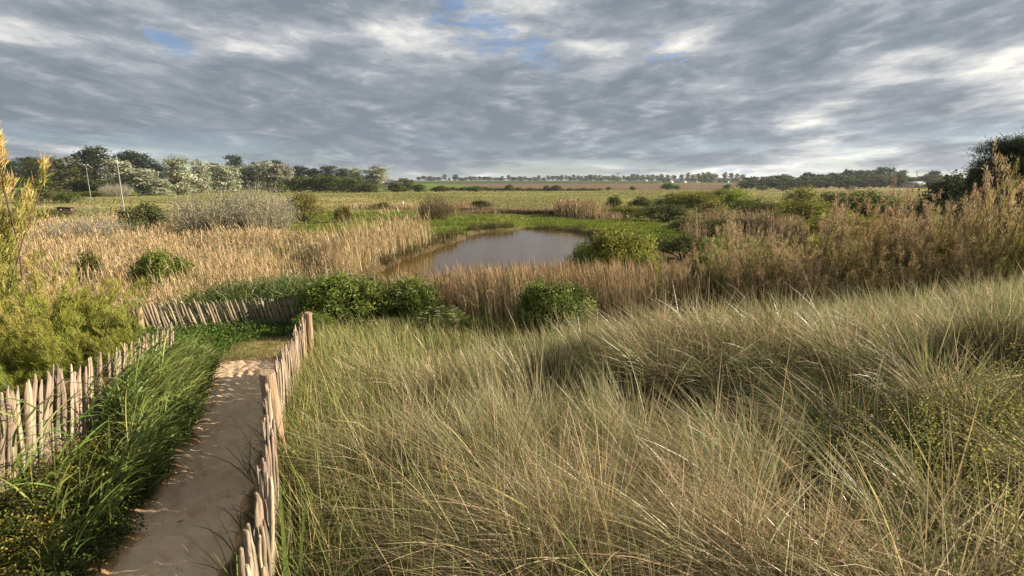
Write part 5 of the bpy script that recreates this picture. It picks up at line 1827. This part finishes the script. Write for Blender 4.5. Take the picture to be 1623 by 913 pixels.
# village trees
GV = 'trees among the village houses'
for px, h, d in ((1048, 13, 960), (1058, 12, 980), (1068, 11, 990), (1080, 12, 1000), (1090, 15, 980), (1098, 12, 990), (1106, 14, 940), (1114, 16, 900), (1122, 17, 890), (1128, 14, 880), (1134, 13, 960), (1148, 15, 1000), (1158, 14, 990),
                 (1168, 13, 1000), (1176, 12, 970), (1052, 6, 900), (1072, 5, 890), (1110, 11, 870), (1118, 12, 860), (1127, 10, 860), (1150, 4, 880), (1140, 5, 885)):
    p = on_ground(px, d)
    s = m_per_px(p)
    K['far_green'].put('tree', tuple(p), (9 if h > 8 else 7) * s, h * s, "dark tree among the white gabled village houses", 'tree', GV)
# the wood on the right
GX = 'trees of the far wood on the right'
x = 1182.0
while x < 1545:
    for d, hm, kind in ((560, 1.15, 'far_dark'), (470, 0.85, 'far_green'), (410, 0.55, 'far_olive')):
        px = x + g.uniform(-6, 6)
        top = np.interp(px, [1180, 1230, 1280, 1340, 1400, 1425, 1440, 1475, 1500, 1545], [284, 283, 281, 278, 274, 276, 283, 278, 283, 284]) + g.uniform(-2, 3)
        if d == 410 and 1425 < px < 1465:
            continue
        p = on_ground(px, d)
        s = m_per_px(p)
        h = (z_at(p, top) - p[2]) * hm * 1.22
        K[kind].put('tree', tuple(p), g.uniform(17, 26) * s, max(h, 4.0), {'far_dark': "dark tree in the back row of the far wood on the right", 'far_green': "green tree in the middle row of the far wood on the right", 'far_olive': "low olive tree in the front row of the far wood on the right"}[kind], 'tree', GX)
    x += 12
for px, top, w in ((1275, 274, 7), (1336, 273, 8), (1347, 273, 8), (1470, 276, 18), (1487, 277, 7), (1423, 274, 14)):
    p = on_ground(px, 520)
    s = m_per_px(p)
    K['far_poplar'].put('tree', tuple(p), w * s, z_at(p, top) - p[2], "slim dark tree rising above the far wood on the right", 'tree', GX)
# ------------------------------------------------------------------ village, poles and small things
def house_parts(seed, wall, roof, W=9.0, D=7.5, H=3.2, ridge=6.6, gable=True):
    g = np.random.default_rng(seed)
    a, b, c, w, dr = MB(), MB(), MB(), MB(), MB()
    x, y = W / 2, D / 2
    # walls with two gables; ridge runs along Y, gable faces the viewer
    v = [(-x, -y, -0.5), (x, -y, -0.5), (x, y, -0.5), (-x, y, -0.5), (-x, -y, H), (x, -y, H), (x, y, H), (-x, y, H), (0, -y, ridge), (0, y, ridge)]
    a.add(v, [(0, 1, 5, 4), (1, 2, 6, 5), (2, 3, 7, 6), (3, 0, 4, 7)], wall)
    a.add(v, [(4, 5, 8), (6, 7, 9)], wall)
    ov, th = 0.45, 0.18
    sl = (ridge - H) / x
    for s in (-1, 1):
        e = (s * (x + ov), H - ov * sl)
        pts = []
        for yy in (-y - ov, y + ov):
            pts += [(0, yy, ridge + 0.02), (e[0], yy, e[1] + 0.02), (e[0], yy, e[1] + th + 0.02), (0, yy, ridge + th + 0.06)]
        b.add(pts, [(0, 1, 2, 3), (7, 6, 5, 4), (0, 4, 5, 1), (1, 5, 6, 2), (2, 6, 7, 3)], roof)
    box(c, (x * 0.45, y * 0.5, ridge - 0.2), (0.7, 0.7, 2.2), (0.24, 0.13, 0.09))
    box(c, (x * 0.45, y * 0.5, ridge + 0.98), (0.85, 0.85, 0.14), (0.3, 0.28, 0.25))
    win = []
    for (wx, wz, ww, wh) in ((-W * 0.25, 1.5, 1.3, 1.25), (W * 0.25, 1.5, 1.3, 1.25), (0.0, ridge * 0.62, 1.1, 1.2)):
        m = MB()
        box(m, (wx, -y - 0.03, wz), (ww, 0.10, wh), (0.04, 0.05, 0.06))
        win.append(m.mesh('window', M['metal']))
    box(dr, (0, -y - 0.03, 0.95), (1.0, 0.10, 2.05), (0.12, 0.09, 0.06))
    return [('wall', a.mesh('wall', M['wall'])), ('roof', b.mesh('roof', M['roof'])), ('chimney', c.mesh('chimney', M['roof']))] + [('window', m) for m in win] + [('door', dr.mesh('door', M['wall']))]


def put_house(parts, p, rz, label, sc=1.0):
    o = thing('house', p, label, 'house', 'village houses on the far rise', rz, sc)
    roof = None
    for n, me in parts:
        c = bpy.data.objects.new(n, me)
        COL.objects.link(c)
        c.parent = roof if n == 'chimney' and roof else o
        if n == 'roof':
            roof = c


WHITE, CREAM, GREY_W = (0.70, 0.68, 0.63), (0.56, 0.50, 0.41), (0.45, 0.44, 0.42)
BROWNR, SLATE, REDR = (0.17, 0.095, 0.07), (0.10, 0.105, 0.12), (0.24, 0.10, 0.065)
HP = [house_parts(1, WHITE, BROWNR), house_parts(2, CREAM, REDR), house_parts(3, WHITE, SLATE, W=10.5, ridge=7.0), house_parts(4, GREY_W, BROWNR, W=8.2, D=10, ridge=6.2)]
g = random.Random(9)
HL = {0: "small white gabled house with a brown roof in the far village", 1: "small cream house with a red tiled roof in the far village", 2: "small white house with a grey slate roof in the far village", 3: "small grey house with a brown roof in the far village"}
for px, d, k, rz in ((984, 1330, 0, 1.4), (1022, 1190, 0, 0.3), (1034, 1170, 3, 1.2), (1045, 1000, 2, 1.5), (1062, 905, 0, 0.5), (1065, 930, 1, -0.4), (1074, 890, 0, -0.3), (1082, 880, 2, 0.2), (1087, 925, 1, 1.3), (1093, 890, 0, 0.7),
                     (1101, 895, 1, -0.6), (1098, 872, 0, 1.4), (1104, 930, 3, 0.2), (1133, 930, 1, 1.2), (1141, 935, 1, 0.2), (1149, 895, 2, 0.3), (1155, 925, 1, 1.4), (1162, 890, 0, 0.1), (1164, 930, 3, 0.8), (1172, 925, 1, 1.3), (1176, 895, 0, 1.5), (1169, 880, 3, 1.4)):
    p = on_ground(px, d)
    put_house(HP[k], tuple(p), rz, HL[k], g.uniform(0.92, 1.12))

# low pale shed with a long roof in the right wood
p = on_ground(1448, 425)
o = thing('long_shed', tuple(p), "long low shed with a pale metal roof in the far wood on the right", 'building', None, 0.12)
mb = MB()
L, D, H, RG = 15.0, 9.0, 3.0, 4.6
box(mb, (0, 0, H / 2 - 0.25), (L, D, H + 0.5), (0.22, 0.235, 0.25))
mb.build('wall', M['wall'], o)
mb = MB()
for s in (-1, 1):
    mb.add([(-L / 2 - 0.4, 0, RG), (L / 2 + 0.4, 0, RG), (L / 2 + 0.4, s * (D / 2 + 0.5), H), (-L / 2 - 0.4, s * (D / 2 + 0.5), H), (-L / 2 - 0.4, 0, RG + 0.2), (L / 2 + 0.4, 0, RG + 0.2), (L / 2 + 0.4, s * (D / 2 + 0.5), H + 0.2), (-L / 2 - 0.4, s * (D / 2 + 0.5), H + 0.2)],
           [(0, 1, 2, 3), (7, 6, 5, 4), (2, 6, 7, 3), (0, 3, 7, 4), (1, 5, 6, 2)], (0.30, 0.325, 0.36))
mb.build('roof', M['metal'], o)
p = on_ground(627, 520)
o = thing('barn', tuple(p), "pale barn roof behind the tip of the left wood", 'building', None, -0.2)
mb = MB()
box(mb, (0, 0, 2.2), (16, 9, 5.4), (0.42, 0.40, 0.36))
mb.build('wall', M['wall'], o)
mb = MB()
for s in (-1, 1):
    mb.add([(-8.4, 0, 7.0), (8.4, 0, 7.0), (8.4, s * 5, 4.9), (-8.4, s * 5, 4.9), (-8.4, 0, 7.2), (8.4, 0, 7.2), (8.4, s * 5, 5.1), (-8.4, s * 5, 5.1)], [(0, 1, 2, 3), (7, 6, 5, 4), (2, 6, 7, 3), (0, 3, 7, 4), (1, 5, 6, 2)], (0.50, 0.50, 0.50))
mb.build('roof', M['metal'], o)


# floodlight masts of the sports ground
def mast(px, fwd, py_top, label, lamps):
    p = on_ground(px, fwd)
    h = z_at(p, py_top) - p[2]
    o = thing('lamp_post', tuple(p), label, 'lamp post', None, 0.0)
    mb = MB()
    tube(mb, [(0, 0, -0.3), (0, 0, h * 0.33), (0, 0, h * 0.66), (0, 0, h)], [0.095, 0.085, 0.07, 0.05], (0.30, 0.31, 0.32), 10)
    mb.build('pole', M['metal'], o)
    if lamps:
        mb = MB()
        box(mb, (0, 0, h - 0.08), (1.5, 0.09, 0.09), (0.40, 0.41, 0.42))
        mb.build('crossbar', M['metal'], o)
        for s in (-1, 1):
            mb = MB()
            box(mb, (s * 0.55, -0.1, h + 0.14), (0.55, 0.30, 0.38), (0.36, 0.37, 0.38), 0.1 * s)
            mb.build('floodlight', M['metal'], o)
    else:
        mb = MB()
        tube(mb, [(0, 0, h - 0.02), (0, 0, h + 0.10), (0, 0, h + 0.16)], [0.10, 0.11, 0.03], (0.35, 0.36, 0.37), 8)
        mb.build('cap', M['metal'], o)
    return o


mast(197, 84, 250, "nearer tall pale lamp post standing in front of the silver poplar", False)
mast(144, 165, 262, "farther pale lamp post with a pair of floodlights before the dark tree", True)

# rusty panel and the wire mesh fence beside it
p = ground_at(106, 343)
o = thing('rusty_shelter', tuple(p), "rusty red brown dugout panel at the end of the wire fence", 'shelter', None, 0.35)
s = m_per_px(p)
mb = MB()
box(mb, (0, 0, 0.62), (2.0, 0.08, 1.25), (0.085, 0.05, 0.038))
box(mb, (-0.98, 0.55, 0.62), (0.08, 1.1, 1.25), (0.08, 0.048, 0.038))
mb.build('panel', M['rust'], o)
mb = MB()
box(mb, (0, 0.5, 1.30), (2.2, 1.3, 0.07), (0.20, 0.11, 0.08))
mb.build('roof', M['rust'], o)
for sx in (-0.6, 0.6):
    mb = MB()
    box(mb, (sx, -0.06, 0.95), (0.28, 0.03, 0.16), (0.45, 0.30, 0.30))
    mb.build('plate', M['wall'], o)
a, b = ground_at(116, 339), ground_at(192, 338)
o = thing('wire_fence', tuple(a), "thin dark wire fence with slim posts behind the low silvery scrub", 'fence')
n = 11
for i in range(n):
    q = a * (1 - i / (n - 1)) + b * (i / (n - 1)) - a
    mb = MB()
    tube(mb, [(q[0], q[1], -0.2), (q[0], q[1], 1.05)], 0.035, (0.10, 0.105, 0.10), 6)
    mb.build('post', M['metal'], o)
for hh in (0.45, 0.75, 1.0):
    mb = MB()
    q = np.stack([(b - a) * t + np.array([0, 0, hh]) for t in np.linspace(0, 1, 12)])
    tube(mb, q, 0.016, (0.11, 0.115, 0.11), 4)
    mb.build('wire', M['metal'], o)

# white marker post in the meadow
p = ground_at(639, 331)
o = thing('marker_post', tuple(p), "small white marker post in front of the meadow reeds", 'post')
mb = MB()
box(mb, (0, 0, 0.55), (0.28, 0.28, 1.4), (0.75, 0.75, 0.72))
mb.build('shaft', M['wall'], o)
mb = MB()
mb.add([(-0.17, -0.17, 1.25), (0.17, -0.17, 1.25), (0.17, 0.17, 1.25), (-0.17, 0.17, 1.25), (0, 0, 1.42)], [(0, 1, 4), (1, 2, 4), (2, 3, 4), (3, 0, 4)], (0.7, 0.7, 0.68))
mb.build('cap', M['wall'], o)

# thin fence stakes out on the pasture
for i, (px, py) in enumerate(((791, 331), (806, 331), (946, 303), (974, 303), (986, 303))):
    p = ground_at(px, py)
    mb = MB()
    s = m_per_px(p)
    tube(mb, [(0, 0, -0.2), (0.02, 0, 0.6), (0, 0, 6 * s if i < 2 else 4 * s)], 0.09 if i < 2 else 0.22, (0.17, 0.14, 0.11), 6)
    o = mb.build('fence_stake', M['bark'], None, tuple(p))
    tag(o, "thin pale fence stake beside the dark low bush on the pasture" if i < 2 else "tiny dark stake in front of the ploughed field", 'post', 'fence stakes on the pasture' if i < 2 else 'stakes before the ploughed field')

# bare fallen branches at the wood's edge
p = ground_at(80, 318)
o = thing('dead_branches', tuple(p), "bare grey dead branches leaning right at the edge of the left wood", 'branches')
gg = np.random.default_rng(3)
for i in range(6):
    mb = MB()
    l = gg.uniform(4.5, 8.0)
    e = np.array([l * 0.85, gg.normal(0, 0.8), l * gg.uniform(0.18, 0.62)])
    pts = np.stack([np.zeros(3), e * 0.4 + [0, 0, 0.3], e * 0.75, e]) + np.array([gg.uniform(-1, 0.5), 0, 0])
    tube(mb, pts, [0.13, 0.10, 0.06, 0.025], (0.36, 0.31, 0.24), 5)
    for k in range(4):
        t = gg.uniform(0.5, 0.95)
        q = pts[0] * (1 - t) + pts[-1] * t
        tube(mb, np.stack([q, q + [gg.uniform(0.2, 1.1), gg.normal(0, 0.3), gg.uniform(0.0, 0.9)]]), [0.05, 0.015], (0.36, 0.31, 0.24), 4)
    mb.build('branch', M['bark'], o)

# lattice pylon on the skyline, with three cross arms
p = on_ground(979, 1560)
s = m_per_px(p)
Hh = z_at(p, 273) - p[2]
o = thing('pylon', tuple(p), "lattice electricity pylon rising above the skyline trees", 'pylon', None, 0.2)
mb = MB()
for sx in (-1, 1):
    for sy in (-1, 1):
        tube(mb, [(sx * 2.6, sy * 2.6, 0), (sx * 1.0, sy * 1.0, Hh * 0.6), (sx * 0.5, sy * 0.5, Hh)], 0.22, (0.24, 0.25, 0.26), 4)
for k in range(8):
    z0, z1 = Hh * k / 8, Hh * (k + 1) / 8
    w0, w1 = 2.6 - 2.0 * k / 8, 2.6 - 2.0 * (k + 1) / 8
    for sy in (-1, 1):
        tube(mb, [(-w0, sy * w0, z0), (w1, sy * w1, z1)], 0.12, (0.24, 0.25, 0.26), 3)
        tube(mb, [(w0, sy * w0, z0), (-w1, sy * w1, z1)], 0.12, (0.24, 0.25, 0.26), 3)
mb.build('tower', M['metal'], o)
for z, l in ((Hh * 0.98, 9.0), (Hh * 0.80, 12.0)):
    mb = MB()
    for sx in (-1, 1):
        tube(mb, [(0, 0, z - 1.6), (sx * l, 0, z)], [0.25, 0.18], (0.24, 0.25, 0.26), 4)
        tube(mb, [(0, 0, z), (sx * l, 0, z)], [0.22, 0.18], (0.24, 0.25, 0.26), 4)
    mb.build('cross_arm', M['metal'], o)
# thin mast in the village
p = on_ground(1146, 950)
mb = MB()
tube(mb, [(0, 0, 0), (0, 0, 12), (0, 0, z_at(p, 273.5) - p[2])], [0.5, 0.45, 0.35], (0.15, 0.15, 0.16), 6)
tag(mb.build('village_mast', M['metal'], None, tuple(p)), "thin dark mast above the village roofs", 'mast')
